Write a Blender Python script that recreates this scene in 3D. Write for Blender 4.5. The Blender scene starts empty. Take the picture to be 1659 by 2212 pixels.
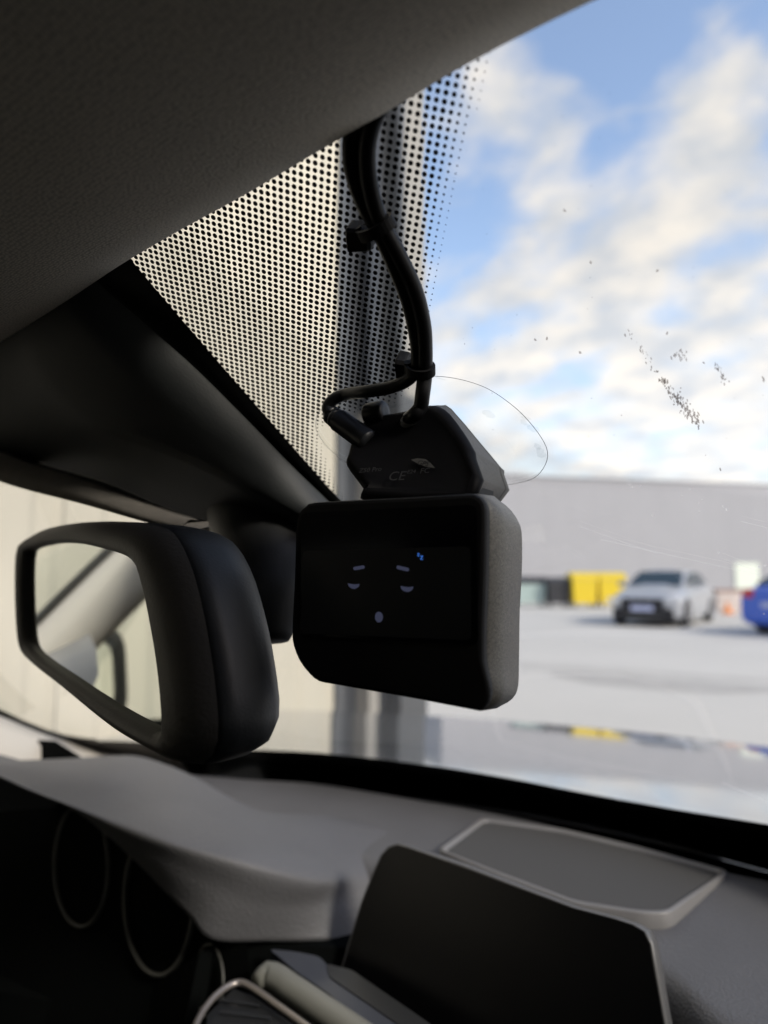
import bpy, math, random
from math import sin, cos, pi, radians, sqrt
from mathutils import Vector, Matrix
random.seed(4)
scene = bpy.context.scene
COL = scene.collection

# ---------------- camera (metres; X = car right, Y = car forward, Z = up, ground at 0) -------------
PIT, YAW, FP = radians(5.4), radians(30), 1475.0
CAM = Vector((0, 0, 1.25))
cd = bpy.data.cameras.new('camera'); cam = bpy.data.objects.new('camera', cd); COL.objects.link(cam)
cam.location = CAM; cam.rotation_euler = (pi/2 + PIT, 0, YAW)
cd.sensor_fit = 'VERTICAL'; cd.sensor_height = 36; cd.lens = 36*FP/2212
cd.clip_start = 0.01; cd.clip_end = 3000
cd.dof.use_dof = True; cd.dof.focus_distance = 0.265; cd.dof.aperture_fstop = 6.2
scene.camera = cam

# ---------------- world, sun, exposure ----------------
SUN_AZ = YAW - radians(132)          # direction to the sun, counter-clockwise from +Y
SUN_EL = radians(34)
sd = Vector((-sin(SUN_AZ)*cos(SUN_EL), cos(SUN_AZ)*cos(SUN_EL), sin(SUN_EL)))
world = bpy.data.worlds.new('World'); scene.world = world; world.use_nodes = True
wn, wl = world.node_tree.nodes, world.node_tree.links
wn.clear()
def N(t, **kw):
    n = wn.new(t)
    for k, v in kw.items(): setattr(n, k, v)
    return n
wout = N('ShaderNodeOutputWorld'); bg = N('ShaderNodeBackground'); bg.inputs[1].default_value = 0.103
sky = N('ShaderNodeTexSky', sky_type='NISHITA', sun_disc=False, sun_elevation=SUN_EL,
        sun_rotation=math.atan2(sd.x, sd.y), air_density=1.0, dust_density=1.2, ozone_density=2.0)
tc = N('ShaderNodeTexCoord')
# clouds: soft puffs on a layer overhead, denser and paler towards the horizon
nrm = N('ShaderNodeVectorMath', operation='NORMALIZE'); wl.new(tc.outputs['Generated'], nrm.inputs[0])
sep = N('ShaderNodeSeparateXYZ'); wl.new(nrm.outputs[0], sep.inputs[0])
def M(op, a, b=None, c=None, clamp=False):
    n = N('ShaderNodeMath', operation=op); n.use_clamp = clamp
    for i, v in enumerate((a, b, c)):
        if v is None: continue
        if isinstance(v, (int, float)): n.inputs[i].default_value = v
        else: wl.new(v, n.inputs[i])
    return n.outputs[0]
zp = M('ADD', M('MAXIMUM', sep.outputs[2], 0.0), 0.38)
comb = N('ShaderNodeCombineXYZ')
wl.new(M('DIVIDE', sep.outputs[0], zp), comb.inputs[0]); wl.new(M('DIVIDE', sep.outputs[1], zp), comb.inputs[1])
mp = N('ShaderNodeMapping'); mp.inputs['Location'].default_value = (3.1, 1.7, 0); mp.inputs['Rotation'].default_value = (0, 0, radians(20)); mp.inputs['Scale'].default_value = (1.0, 1.35, 1)
wl.new(comb.outputs[0], mp.inputs[0])
n1 = N('ShaderNodeTexNoise'); n1.inputs['Scale'].default_value = 7.0; n1.inputs['Detail'].default_value = 6; n1.inputs['Roughness'].default_value = 0.52; n1.inputs['Distortion'].default_value = 0.25
wl.new(mp.outputs[0], n1.inputs[0])
cloud_terms = []
def ray(x, y):
    dx, dy = (x-829.5)/FP, (y-1106)/FP
    v = Vector((dx, cos(PIT)+dy*sin(PIT), sin(PIT)-dy*cos(PIT)))
    return Vector((v.x*cos(YAW)-v.y*sin(YAW), v.x*sin(YAW)+v.y*cos(YAW), v.z))
# the larger cloud banks stand where they stand in the sky: direction, angular radius, weight
BANKS = [(1070, 200, 6, .22), (1085, 320, 6, .14), (1200, 190, 3, .16), (1240, 440, 6, .22), (1310, 560, 6, .14), (1210, 600, 6, .16), (1540, 160, 5, .22), (1640, 220, 5, .2),
         (1330, 250, 4, .12), (1480, 350, 6, .12), (1630, 400, 6, .16), (1060, 610, 4, .2), (1080, 640, 3, .1), (1380, 740, 7, .2), (1500, 560, 6, .12), (1600, 640, 8, .14), (1150, 800, 7, .14),
         (1560, 860, 9, .14), (1250, 700, 4, .12), (1000, 800, 5, .12),
         (1000, 440, 5, -.14), (1430, 60, 12, -.22), (1290, 140, 4, -.14), (1000, 540, 4, -.16), (1430, 420, 7, .2), (1510, 300, 6, .16), (1300, 300, 4, .12), (1340, 640, 3, -.1), (1230, 330, 2, -.1), (1280, 20, 8, -.16), (1150, 700, 3, -.12), (1420, 620, 4, -.1)]
# a low-frequency warp so the banks have ragged outlines
nw = N('ShaderNodeTexNoise'); nw.inputs['Scale'].default_value = 7.0; nw.inputs['Detail'].default_value = 4
wl.new(nrm.outputs[0], nw.inputs[0])
wsub = N('ShaderNodeVectorMath', operation='SUBTRACT'); wl.new(nw.outputs[1], wsub.inputs[0]); wsub.inputs[1].default_value = (.5, .5, .5)
wsc = N('ShaderNodeVectorMath', operation='SCALE'); wl.new(wsub.outputs[0], wsc.inputs[0]); wsc.inputs[3].default_value = 0.22
wadd = N('ShaderNodeVectorMath', operation='ADD'); wl.new(nrm.outputs[0], wadd.inputs[0]); wl.new(wsc.outputs[0], wadd.inputs[1])
dens = n1.outputs[0]
for bx_, by_, rad, wt in BANKS:
    d = ray(bx_, by_).normalized()
    dn = N('ShaderNodeVectorMath', operation='DISTANCE'); wl.new(wadd.outputs[0], dn.inputs[0]); dn.inputs[1].default_value = d
    mr = N('ShaderNodeMapRange', interpolation_type='SMOOTHSTEP'); mr.inputs[1].default_value = 0.0; mr.inputs[2].default_value = radians(rad)*1.25
    mr.inputs[3].default_value = wt*.72; mr.inputs[4].default_value = 0.0
    wl.new(dn.outputs['Value'], mr.inputs[0])
    dens = M('ADD', dens, mr.outputs[0])
low = N('ShaderNodeMapRange'); wl.new(sep.outputs[2], low.inputs[0]); low.inputs[1].default_value = 0.08; low.inputs[2].default_value = 0.5; low.inputs[3].default_value = 0.24; low.inputs[4].default_value = -0.04
dens = M('ADD', dens, low.outputs[0])
cr = N('ShaderNodeMapRange', interpolation_type='SMOOTHSTEP'); wl.new(dens, cr.inputs[0]); cr.inputs[1].default_value = 0.36; cr.inputs[2].default_value = 0.82
# cloud tint: warm white puffs with faintly grey thin parts
n2 = N('ShaderNodeTexNoise'); n2.inputs['Scale'].default_value = 9; n2.inputs['Detail'].default_value = 4; wl.new(mp.outputs[0], n2.inputs[0])
n2r = N('ShaderNodeMapRange'); n2r.inputs[1].default_value = .35; n2r.inputs[2].default_value = .65; wl.new(n2.outputs[0], n2r.inputs[0])
ct = N('ShaderNodeMix', data_type='RGBA'); wl.new(n2r.outputs[0], ct.inputs[0])
ct.inputs[6].default_value = (2.7, 2.78, 2.98, 1); ct.inputs[7].default_value = (4.05, 3.75, 3.45, 1)
tint = N('ShaderNodeMix', data_type='RGBA', blend_type='MULTIPLY'); tint.inputs[0].default_value = 1
wl.new(sky.outputs[0], tint.inputs[6]); tint.inputs[7].default_value = (1.5, 1.32, 1.2, 1)
hz = N('ShaderNodeMapRange'); wl.new(sep.outputs[2], hz.inputs[0]); hz.inputs[1].default_value = 0.1; hz.inputs[2].default_value = 0.42; hz.inputs[3].default_value = 1.42; hz.inputs[4].default_value = 1.0
ct2 = N('ShaderNodeVectorMath', operation='SCALE'); wl.new(ct.outputs[2], ct2.inputs[0]); wl.new(hz.outputs[0], ct2.inputs[3])
mx = N('ShaderNodeMix', data_type='RGBA'); wl.new(cr.outputs[0], mx.inputs[0]); wl.new(tint.outputs[2], mx.inputs[6]); wl.new(ct2.outputs[0], mx.inputs[7])
wl.new(mx.outputs[2], bg.inputs[0]); wl.new(bg.outputs[0], wout.inputs[0])

sl = bpy.data.lights.new('sun', 'SUN'); sl.energy = 1.5; sl.angle = radians(11); sl.color = (1, .93, .82)
so = bpy.data.objects.new('sun', sl); COL.objects.link(so)
so.rotation_euler = sd.to_track_quat('Z', 'Y').to_euler()
vs = scene.view_settings; vs.view_transform = 'Standard'; vs.look = 'None'; vs.gamma = 1; vs.use_curve_mapping = False
vs.exposure = 1.25
cy = scene.cycles; cy.use_denoising = True; cy.max_bounces = 10; cy.diffuse_bounces = 5; cy.glossy_bounces = 5
cy.transparent_max_bounces = 16; cy.sample_clamp_indirect = 4; cy.caustics_reflective = False; cy.caustics_refractive = False

# ---------------- pixel rays to places (the photograph measured on a 1659 x 2212 grid) -------------
def at_f(x, y, f): d = ray(x, y); return CAM + d*(f/d.y)
def at_r(x, y, r): d = ray(x, y); return CAM + d*(r/d.x)
def at_u(x, y, u): d = ray(x, y); return CAM + d*(u/d.z)
def at_p(x, y, p0, n):
    d = ray(x, y); n = Vector(n); return CAM + d*((Vector(p0)-CAM).dot(n)/d.dot(n))
SLOPE = 0.8
def glass_f(r, u): return .17 + (.135-u)/SLOPE - .5*((.135-u)/.35)*(r+.25)**2 - .05*(r+.25)**2 + 1.6*max(0, -.02-u)**2
def GP(r, u): return Vector((r, glass_f(r, u), CAM.z+u))
def on_glass(x, y, off=0.0):
    d = ray(x, y); t = .3
    for _ in range(30):
        p = d*t; t = t*glass_f(p.x, p.z)/p.y*.6 + t*.4
    return CAM + d*t + Vector((0, -SLOPE, -1)).normalized()*off

# ---------------- materials ----------------
def mat(name, col, rough=.5, metal=0., var=0., vscale=20., bump=0., bscale=200., spec=.5, coat=0., emit=0., bdist=.001, btype='noise'):
    m = bpy.data.materials.new(name); m.use_nodes = True
    nt = m.node_tree; b = nt.nodes['Principled BSDF']
    b.inputs['Base Color'].default_value = (*col, 1); b.inputs['Roughness'].default_value = rough
    b.inputs['Metallic'].default_value = metal; b.inputs['Specular IOR Level'].default_value = spec
    b.inputs['Coat Weight'].default_value = coat
    if emit: b.inputs['Emission Color'].default_value = (*col, 1); b.inputs['Emission Strength'].default_value = emit
    t = nt.nodes.new('ShaderNodeTexCoord')
    if var:
        n = nt.nodes.new('ShaderNodeTexNoise'); n.inputs['Scale'].default_value = vscale; n.inputs['Detail'].default_value = 5
        nt.links.new(t.outputs['Object'], n.inputs[0])
        r = nt.nodes.new('ShaderNodeMapRange'); r.inputs[1].default_value = .25; r.inputs[2].default_value = .75
        r.inputs[3].default_value = 1-var; r.inputs[4].default_value = 1+var
        nt.links.new(n.outputs[0], r.inputs[0])
        mm = nt.nodes.new('ShaderNodeMix'); mm.data_type = 'RGBA'; mm.blend_type = 'MULTIPLY'; mm.inputs[0].default_value = 1
        mm.inputs[6].default_value = (*col, 1); nt.links.new(r.outputs[0], mm.inputs[7]); nt.links.new(mm.outputs[2], b.inputs['Base Color'])
    if bump:
        if btype == 'voronoi':
            n = nt.nodes.new('ShaderNodeTexVoronoi'); n.inputs['Scale'].default_value = bscale; o = n.outputs['Distance']
        else:
            n = nt.nodes.new('ShaderNodeTexNoise'); n.inputs['Scale'].default_value = bscale; n.inputs['Detail'].default_value = 3; o = n.outputs[0]
        nt.links.new(t.outputs['Object'], n.inputs[0])
        bu = nt.nodes.new('ShaderNodeBump'); bu.inputs['Strength'].default_value = bump; bu.inputs['Distance'].default_value = bdist
        nt.links.new(o, bu.inputs['Height']); nt.links.new(bu.outputs[0], b.inputs['Normal'])
    return m
def glass_mat(name, tint=(.96, .98, .975), refl=1.0):
    m = bpy.data.materials.new(name); m.use_nodes = True; nt = m.node_tree; nt.nodes.clear()
    o = nt.nodes.new('ShaderNodeOutputMaterial'); t = nt.nodes.new('ShaderNodeBsdfTransparent'); t.inputs[0].default_value = (*tint, 1)
    g = nt.nodes.new('ShaderNodeBsdfGlossy'); g.inputs['Roughness'].default_value = 0.0; f = nt.nodes.new('ShaderNodeFresnel'); f.inputs[0].default_value = 1.45
    ml = nt.nodes.new('ShaderNodeMath'); ml.operation = 'MULTIPLY'; ml.inputs[1].default_value = refl
    x = nt.nodes.new('ShaderNodeMixShader'); nt.links.new(f.outputs[0], ml.inputs[0]); nt.links.new(ml.outputs[0], x.inputs[0]); nt.links.new(t.outputs[0], x.inputs[1]); nt.links.new(g.outputs[0], x.inputs[2])
    nt.links.new(x.outputs[0], o.inputs[0]); return m
def fabric_mat():
    m = bpy.data.materials.new('headliner_knit'); m.use_nodes = True; nt = m.node_tree; b = nt.nodes['Principled BSDF']
    b.inputs['Roughness'].default_value = .95; b.inputs['Specular IOR Level'].default_value = .15
    uv = nt.nodes.new('ShaderNodeUVMap'); sp = nt.nodes.new('ShaderNodeSeparateXYZ'); nt.links.new(uv.outputs[0], sp.inputs[0])
    def mm(op, a, b2):
        n = nt.nodes.new('ShaderNodeMath'); n.operation = op
        for i, v in enumerate((a, b2)):
            if v is None: continue
            if isinstance(v, (int, float)): n.inputs[i].default_value = v
            else: nt.links.new(v, n.inputs[i])
        return n.outputs[0]
    vo = nt.nodes.new('ShaderNodeTexVoronoi'); vo.voronoi_dimensions = '2D'; vo.inputs['Scale'].default_value = 720; vo.inputs['Randomness'].default_value = .45
    nt.links.new(uv.outputs[0], vo.inputs[0]); h = vo.outputs['Distance']
    r = nt.nodes.new('ShaderNodeMapRange'); r.inputs[1].default_value = 0; r.inputs[2].default_value = .6; r.inputs[3].default_value = 1.3; r.inputs[4].default_value = .72
    nt.links.new(h, r.inputs[0])
    nz = nt.nodes.new('ShaderNodeTexNoise'); nz.inputs['Scale'].default_value = 22; nz.inputs['Detail'].default_value = 6
    t = nt.nodes.new('ShaderNodeTexCoord'); nt.links.new(t.outputs['Object'], nz.inputs[0])
    r2 = nt.nodes.new('ShaderNodeMapRange'); r2.inputs[3].default_value = .88; r2.inputs[4].default_value = 1.1; nt.links.new(nz.outputs[0], r2.inputs[0])
    p = mm('MULTIPLY', r.outputs[0], r2.outputs[0])
    x = nt.nodes.new('ShaderNodeMix'); x.data_type = 'RGBA'; x.blend_type = 'MULTIPLY'; x.inputs[0].default_value = 1; x.inputs[6].default_value = (.78, .73, .65, 1)
    nt.links.new(p, x.inputs[7]); nt.links.new(x.outputs[2], b.inputs['Base Color'])
    bu = nt.nodes.new('ShaderNodeBump'); bu.inputs['Strength'].default_value = .4; bu.inputs['Distance'].default_value = .0004
    nt.links.new(h, bu.inputs['Height']); nt.links.new(bu.outputs[0], b.inputs['Normal'])
    return m
def speckle_mat(name, c1, c2, scale, rough):
    m = bpy.data.materials.new(name); m.use_nodes = True; nt = m.node_tree; b = nt.nodes['Principled BSDF']
    t = nt.nodes.new('ShaderNodeTexCoord'); n = nt.nodes.new('ShaderNodeTexNoise'); n.inputs['Scale'].default_value = scale; n.inputs['Detail'].default_value = 2; n.inputs['Roughness'].default_value = .8
    nt.links.new(t.outputs['Object'], n.inputs[0])
    r = nt.nodes.new('ShaderNodeValToRGB'); r.color_ramp.elements[0].position = .42; r.color_ramp.elements[1].position = .62
    r.color_ramp.elements[0].color = (*c1, 1); r.color_ramp.elements[1].color = (*c2, 1); nt.links.new(n.outputs[0], r.inputs[0]); nt.links.new(r.outputs[0], b.inputs['Base Color'])
    b.inputs['Roughness'].default_value = rough
    bu = nt.nodes.new('ShaderNodeBump'); bu.inputs['Strength'].default_value = .5; bu.inputs['Distance'].default_value = .0003
    nt.links.new(n.outputs[0], bu.inputs['Height']); nt.links.new(bu.outputs[0], b.inputs['Normal']); return m

MT = dict(
    asphalt=mat('pale_concrete_ground', (.57, .555, .52), .9, var=.05, vscale=.35, bump=.3, bscale=30),
    cream=mat('cream_sheet_metal', (.455, .43, .355), .6, var=.04, vscale=1.2),
    greybeige=mat('beige_metal_trim', (.25, .24, .215), .55, var=.05, vscale=3),
    darksteel=mat('dark_grey_steel', (.028, .031, .036), .5, var=.15, vscale=3),
    midsteel=mat('mid_grey_steel', (.062, .066, .07), .5, var=.1, vscale=3),
    hall=mat('blue_grey_cladding', (.34, .345, .37), .7, var=.03, vscale=.6),
    halledge=mat('roof_edge_metal', (.14, .14, .15), .5),
    paledoor=mat('pale_green_white_paint', (.68, .74, .66), .5),
    fabric=fabric_mat(),
    visor=mat('visor_fabric', (.20, .185, .165), .95, var=.1, vscale=150, bump=.3, bscale=900, bdist=.0004),
    black=mat('black_plastic', (.012, .0125, .013), .55, bump=.25, bscale=900, bdist=.0003),
    cover=mat('cover_black_plastic', (.022, .0245, .025), .6, bump=.2, bscale=900, bdist=.0003),
    frit=mat('black_ceramic_print', (.004, .004, .0045), .35),
    dash=mat('dash_grey_soft_plastic', (.094, .094, .10), .58, var=.06, vscale=25, bump=.5, bscale=620, bdist=.0007, btype='voronoi'),
    grille=mat('speaker_cloth_dark_grey', (.055, .054, .054), .8, bump=.5, bscale=1200, bdist=.0004),
    frame=mat('speaker_frame_grey', (.17, .166, .166), .45),
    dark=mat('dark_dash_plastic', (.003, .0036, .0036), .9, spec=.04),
    darktrim=mat('dark_trim', (.02, .021, .023), .35),
    gauge=mat('gauge_ring_metal', (.07, .07, .064), .4, metal=.3),
    silver=mat('satin_silver_trim', (.30, .27, .25), .35, metal=.6),
    beigebar=mat('beige_grey_blade', (.20, .20, .175), .5),
    bluegloss=mat('gloss_dark_panel', (.05, .055, .07), .22),
    screen=mat('tablet_black_glass', (.003, .003, .0035), .3, spec=.25),
    screenrim=mat('tablet_rim', (.11, .108, .108), .4, metal=.2),
    camblack=mat('camera_matt_black', (.004, .004, .0048), .6, spec=.2, bump=.2, bscale=2000, bdist=.0001),
    shadedspeckle=speckle_mat('mount_speckled_shaded', (.012, .0115, .010), (.05, .046, .039), 1500, .6),  # camera housing speckle with shade put into its colour, mount faces the sky
    mountblack=mat('mount_face_black', (.0028, .0028, .0034), .6, spec=.05),
    hallcap=mat('hall_roof_edge', (.22, .22, .235), .6),
    camspeckle=speckle_mat('camera_speckled_housing', (.028, .0265, .023), (.098, .091, .077), 1500, .5),
    camglass=mat('camera_screen_glass', (.002, .002, .0035), .12),
    icon=mat('screen_icon_light', (.045, .05, .088), .5, emit=.28),
    iconblue=mat('screen_icon_blue', (.04, .15, .55), .5, emit=.45),
    print=mat('grey_print', (.009, .009, .0105), .6),
    labelgrey=mat('grey_label', (.032, .031, .029), .5),
    cable=mat('black_rubber_cable', (.004, .004, .0048), .42, spec=.28, bump=.2, bscale=800, bdist=.0002),
    plug=mat('ribbed_plug', (.016, .017, .020), .38),
    clip=mat('black_clip', (.004, .004, .0045), .6, spec=.2),
    mirrorframe=mat('mirror_frame_plastic', (.04, .037, .033), .6, bump=.4, bscale=600, bdist=.0005),
    mirrorshell=mat('mirror_shell_plastic', (.012, .0135, .0155), .48, spec=.4, bump=.22, bscale=900, bdist=.0002, btype='voronoi'),
    pillar=mat('pillar_beige_cloth', (.50, .47, .42), .9, bump=.2, bscale=600, bdist=.0003),
    rubber=mat('black_rubber', (.012, .013, .013), .6),
    hood=mat('metallic_silver_paint', (.55, .57, .60), .08, metal=.9, coat=.2),
    carpet=mat('black_carpet', (.012, .012, .013), .95),
    film=glass_mat('clear_static_film', (.985, .99, .988), .03),
    filmedge=mat('film_edge', (.38, .40, .42), .3),
    blotch=glass_mat('film_air_blotch', (.92, .93, .93), .03),
    smear=glass_mat('dried_smear', (.50, .48, .47), 0.0), fleck=glass_mat('white_fleck', (1, 1, 1), 0.0),
    glass=glass_mat('windshield_glass', (.965, .98, .975), .22),
    privacy_dim=glass_mat('privacy_dimming_glass', (.10, .11, .11), .5),  # also on the passenger window, where it only dims incoming light
    sideglass=glass_mat('side_window_glass', (.93, .95, .94), .5),
    binblack=mat('dark_grey_bin', (.035, .036, .042), .5), binyellow=mat('yellow_bin', (.75, .56, .03), .45), binmint=mat('mint_container', (.40, .50, .48), .5),
    tyre=mat('tyre', (.015, .015, .016), .8), rim=mat('alloy_rim', (.45, .45, .46), .3, metal=.7),
    silvercar=mat('silver_car_paint', (.50, .51, .53), .3, metal=.4, coat=.5), bluecar=mat('blue_car_paint', (.03, .12, .62), .3, coat=.6),
    carglass=mat('tinted_car_glass', (.02, .04, .055), .08), grilleblack=mat('car_grille_black', (.015, .015, .02), .4),
    plate=mat('plate_pale_blue', (.50, .54, .74), .5), lamp=mat('headlamp_lens', (.75, .75, .75), .2), redlamp=mat('red_tail_lamp', (.55, .02, .03), .3),
    barrier=mat('pale_pink_concrete', (.62, .54, .50), .8, var=.15, vscale=3), orange=mat('orange_plastic', (.75, .25, .05), .5), brown=mat('brown_top', (.30, .2, .17), .8),
)
mm_ = bpy.data.materials.new('mirror_glass'); mm_.use_nodes = True
b_ = mm_.node_tree.nodes['Principled BSDF']; b_.inputs['Base Color'].default_value = (.80, .83, .78, 1); b_.inputs['Metallic'].default_value = 1; b_.inputs['Roughness'].default_value = .02
MT['mirror'] = mm_
# pale grit on the glass lets daylight through and scatters it
nt_ = MT['fleck'].node_tree; nt_.nodes.clear()
o2 = nt_.nodes.new('ShaderNodeOutputMaterial'); tr = nt_.nodes.new('ShaderNodeBsdfTranslucent'); tr.inputs[0].default_value = (.9, .9, .9, 1)
tp = nt_.nodes.new('ShaderNodeBsdfTransparent'); xm = nt_.nodes.new('ShaderNodeMixShader'); xm.inputs[0].default_value = .5
nt_.links.new(tp.outputs[0], xm.inputs[1]); nt_.links.new(tr.outputs[0], xm.inputs[2]); nt_.links.new(xm.outputs[0], o2.inputs[0])

# ---------------- mesh helpers ----------------
def obj(name, verts, faces, m, parent=None, smooth=False, uvs=None, kind=None, label=None):
    me = bpy.data.meshes.new(name); me.from_pydata([tuple(v) for v in verts], [], faces)
    if uvs:
        l = me.uv_layers.new(name='UVMap')
        for lp in me.loops: l.data[lp.index].uv = uvs[lp.vertex_index]
    if m: me.materials.append(MT[m])
    if smooth:
        for p in me.polygons: p.use_smooth = True
    me.update(); o = bpy.data.objects.new(name, me); COL.objects.link(o)
    if parent is not None: o.parent = parent; o.matrix_parent_inverse = Matrix.Translation(-Vector(parent.location)) if parent.parent is None and parent.type == 'EMPTY' else Matrix.Identity(4)
    if kind: o['kind'] = kind
    if label: o['label'] = label
    return o
def adopt(o, parent):
    """a sub-part under a mesh part whose own origin is the world origin"""
    o.parent = parent; return o
def thing(name, label, cat, loc=(0, 0, 0), group=None):
    o = bpy.data.objects.new(name, None); COL.objects.link(o); o.location = loc; o.empty_display_size = .05
    o['label'] = label; o['category'] = cat
    if group: o['group'] = group
    return o
def tag(o, label, cat, group=None):
    o['label'] = label; o['category'] = cat
    if group: o['group'] = group
    return o
def box(x0, x1, y0, y1, z0, z1):
    v = [Vector((x, y, z)) for z in (z0, z1) for y in (y0, y1) for x in (x0, x1)]
    return v, [(0, 2, 3, 1), (4, 5, 7, 6), (0, 1, 5, 4), (2, 6, 7, 3), (0, 4, 6, 2), (1, 3, 7, 5)]
def join(parts):
    V, Fc = [], []
    for v, f in parts:
        o = len(V); V += list(v); Fc += [tuple(i+o for i in q) for q in f]
    return V, Fc
def spline(pts, n, closed=False):
    pts = [Vector(p) for p in pts]; out = []; k = len(pts); segs = k if closed else k-1
    L = [0]
    for i in range(segs): L.append(L[-1] + max((pts[(i+1) % k]-pts[i]).length, 1e-9))
    m = n if closed else n-1
    for j in range(n):
        s = L[-1]*j/m; i = 0
        while i < segs-1 and L[i+1] <= s: i += 1
        t = (s-L[i])/(L[i+1]-L[i])
        g = (lambda q: pts[q % k]) if closed else (lambda q: pts[q] if 0 <= q < k else (2*pts[0]-pts[1] if q < 0 else 2*pts[-1]-pts[-2]))
        p0, p1, p2, p3 = g(i-1), g(i), g(i+1), g(i+2)
        d1 = (p2-p0)/max((p2-p1).length+(p1-p0).length, 1e-9)*(p2-p1).length; d2 = (p3-p1)/max((p3-p2).length+(p2-p1).length, 1e-9)*(p2-p1).length
        h = t*t*(3-2*t)
        out.append(p1*(1-h)+p2*h + d1*(t*(1-t)**2) - d2*(t*t*(1-t)))
    return out
def loft(rows, closed=False, cap0=False, cap1=False):
    n = len(rows[0]); V = [p for r in rows for p in r]; Fc = []
    for a in range(len(rows)-1):
        for i in range(n if closed else n-1):
            j = (i+1) % n; Fc.append((a*n+i, a*n+j, (a+1)*n+j, (a+1)*n+i))
    if cap0: Fc.append(tuple(range(n-1, -1, -1)))
    if cap1: Fc.append(tuple((len(rows)-1)*n+i for i in range(n)))
    return V, Fc
def surf(rows, nx, ny):
    """smooth surface through rows of control points"""
    R1 = [spline(r, nx) for r in rows]
    cols = [spline([r[i] for r in R1], ny) for i in range(nx)]
    return [[cols[i][j] for i in range(nx)] for j in range(ny)]
def tube(path, rad, n=12, cap=True):
    rows = []; up = Vector((0.13, -.6, .9)).normalized(); m = len(path)
    for i, p in enumerate(path):
        t = (path[min(i+1, m-1)]-path[max(i-1, 0)]).normalized()
        a = up.cross(t).normalized(); b = t.cross(a); up = b
        r = rad(i/(m-1)) if callable(rad) else rad
        rows.append([p + a*(r*cos(2*pi*k/n)) + b*(r*sin(2*pi*k/n)) for k in range(n)])
    return loft(rows, True, cap, cap)
def lathe(p0, axis, prof, n=20):
    axis = Vector(axis).normalized(); a = axis.orthogonal().normalized(); b = axis.cross(a)
    rows = [[Vector(p0)+axis*h + a*(r*cos(2*pi*k/n)) + b*(r*sin(2*pi*k/n)) for k in range(n)] for h, r in prof]
    return loft(rows, True, True, True)
def ring_scale(ring, s, off=Vector((0, 0, 0))):
    c = sum(ring, Vector())/len(ring); return [c+(p-c)*s+off for p in ring]
def inset(ring, d, off=Vector((0, 0, 0))):
    c = sum(ring, Vector())/len(ring); return [p+(c-p).normalized()*min(d, (c-p).length*.9)+off for p in ring]
def roundpoly(pts, r, seg=4):
    out = []; n = len(pts)
    for i in range(n):
        p = Vector(pts[i]); a = Vector(pts[i-1])-p; b = Vector(pts[(i+1) % n])-p
        d = min(r, a.length*.45, b.length*.45); A = p+a.normalized()*d; B = p+b.normalized()*d
        for k in range(seg+1):
            t = k/seg; out.append(A*(1-t)**2+p*2*t*(1-t)+B*t*t)
    return out

# =====================================================================================
#  SETTING
# =====================================================================================
ground = obj('ground', [(-600, -600, 0), (600, -600, 0), (600, 600, 0), (-600, 600, 0)], [(0, 1, 2, 3)], 'asphalt'); ground['kind'] = 'structure'
# slightly darker worn patch on the yard
c = at_u(1420, 1476, -1.25)
pt = [Vector((c.x+1.35*cos(a)*(1+.2*sin(3*a))*.9, c.y+.55*sin(a)*(1+.15*cos(2*a)), .004)) for a in [2*pi*i/28 for i in range(28)]]
MT['stain'] = mat('damp_stain', (.44, .425, .40), .8, var=.1, vscale=4)
st = obj('ground_stain', pt, [tuple(range(28))], 'stain'); st['kind'] = 'structure'
pt = [Vector((c.x-1.2+2.6*cos(a)*(1+.2*sin(2*a+1)), c.y+.9+.28*sin(a)*(1+.3*cos(3*a)), .004)) for a in [2*pi*i/28 for i in range(28)]]
MT['stain2'] = mat('faint_stain', (.51, .495, .465), .85, var=.08, vscale=3)
st = obj('ground_stain', pt, [tuple(range(28))], 'stain2'); st['kind'] = 'structure'

# cream hall beside the car, corrugated sheets, dark steel doorway near its corner
H = 6.8
wb = thing('cream_metal_building', 'cream corrugated metal building with a dark steel doorway beside the car', 'building', (-2, 0, 0))
def ribbed(y0, y1):
    prof = []; w = y1-y0-.004; n = 2
    for k in range(n):
        a = y0+.002+w*k/n
        for t, dx in ((0, 0), (.55, 0), (.66, -.014), (.9, -.014), (1, 0)):
            prof.append((a+t*w/n, dx))
    fr = [[Vector((-2+dx, y, z)) for y, dx in prof] for z in (.25, H)]
    return loft(fr)
yy = 2.95; first = None; W = .52
v, f = ribbed(0, W)
for k in range(22):
    if first is None:
        first = obj('wall_panel', v, f, 'cream', wb); o = first
        o.matrix_parent_inverse = Matrix.Identity(4); o.location = (2, yy-W, 0)
    else:
        o = first.copy(); COL.objects.link(o); o.parent = wb; o.matrix_parent_inverse = Matrix.Identity(4); o.location = (2, yy-W*(k+1), 0)
obj('plinth', *box(-2.2, -1.99, -9, 2.95, 0, .246), 'greybeige', wb)
def strip(name, y0, y1, x0, x1, m, z0=0, z1=H): return obj(name, *box(x0, x1, y0, y1, z0, z1), m, wb)
strip('door_jamb', 2.952, 3.03, -2.25, -1.985, 'midsteel')
strip('steel_door', 3.032, 3.33, -2.25, -2.10, 'darksteel')
strip('door_jamb', 3.332, 3.44, -2.25, -2.02, 'greybeige', 0, 2.2)
strip('door_jamb', 3.332, 3.44, -2.25, -2.02, 'darksteel', 2.202, H)
strip('steel_door', 3.442, 3.62, -2.25, -2.08, 'darksteel')
strip('downpipe', 3.63, 3.70, -2.1, -1.98, 'midsteel')
strip('corner_trim', 3.702, 4.02, -2.25, -2.0, 'midsteel', 0, 2.4)
strip('corner_trim', 3.702, 4.02, -2.25, -2.0, 'greybeige', 2.402, H)
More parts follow.
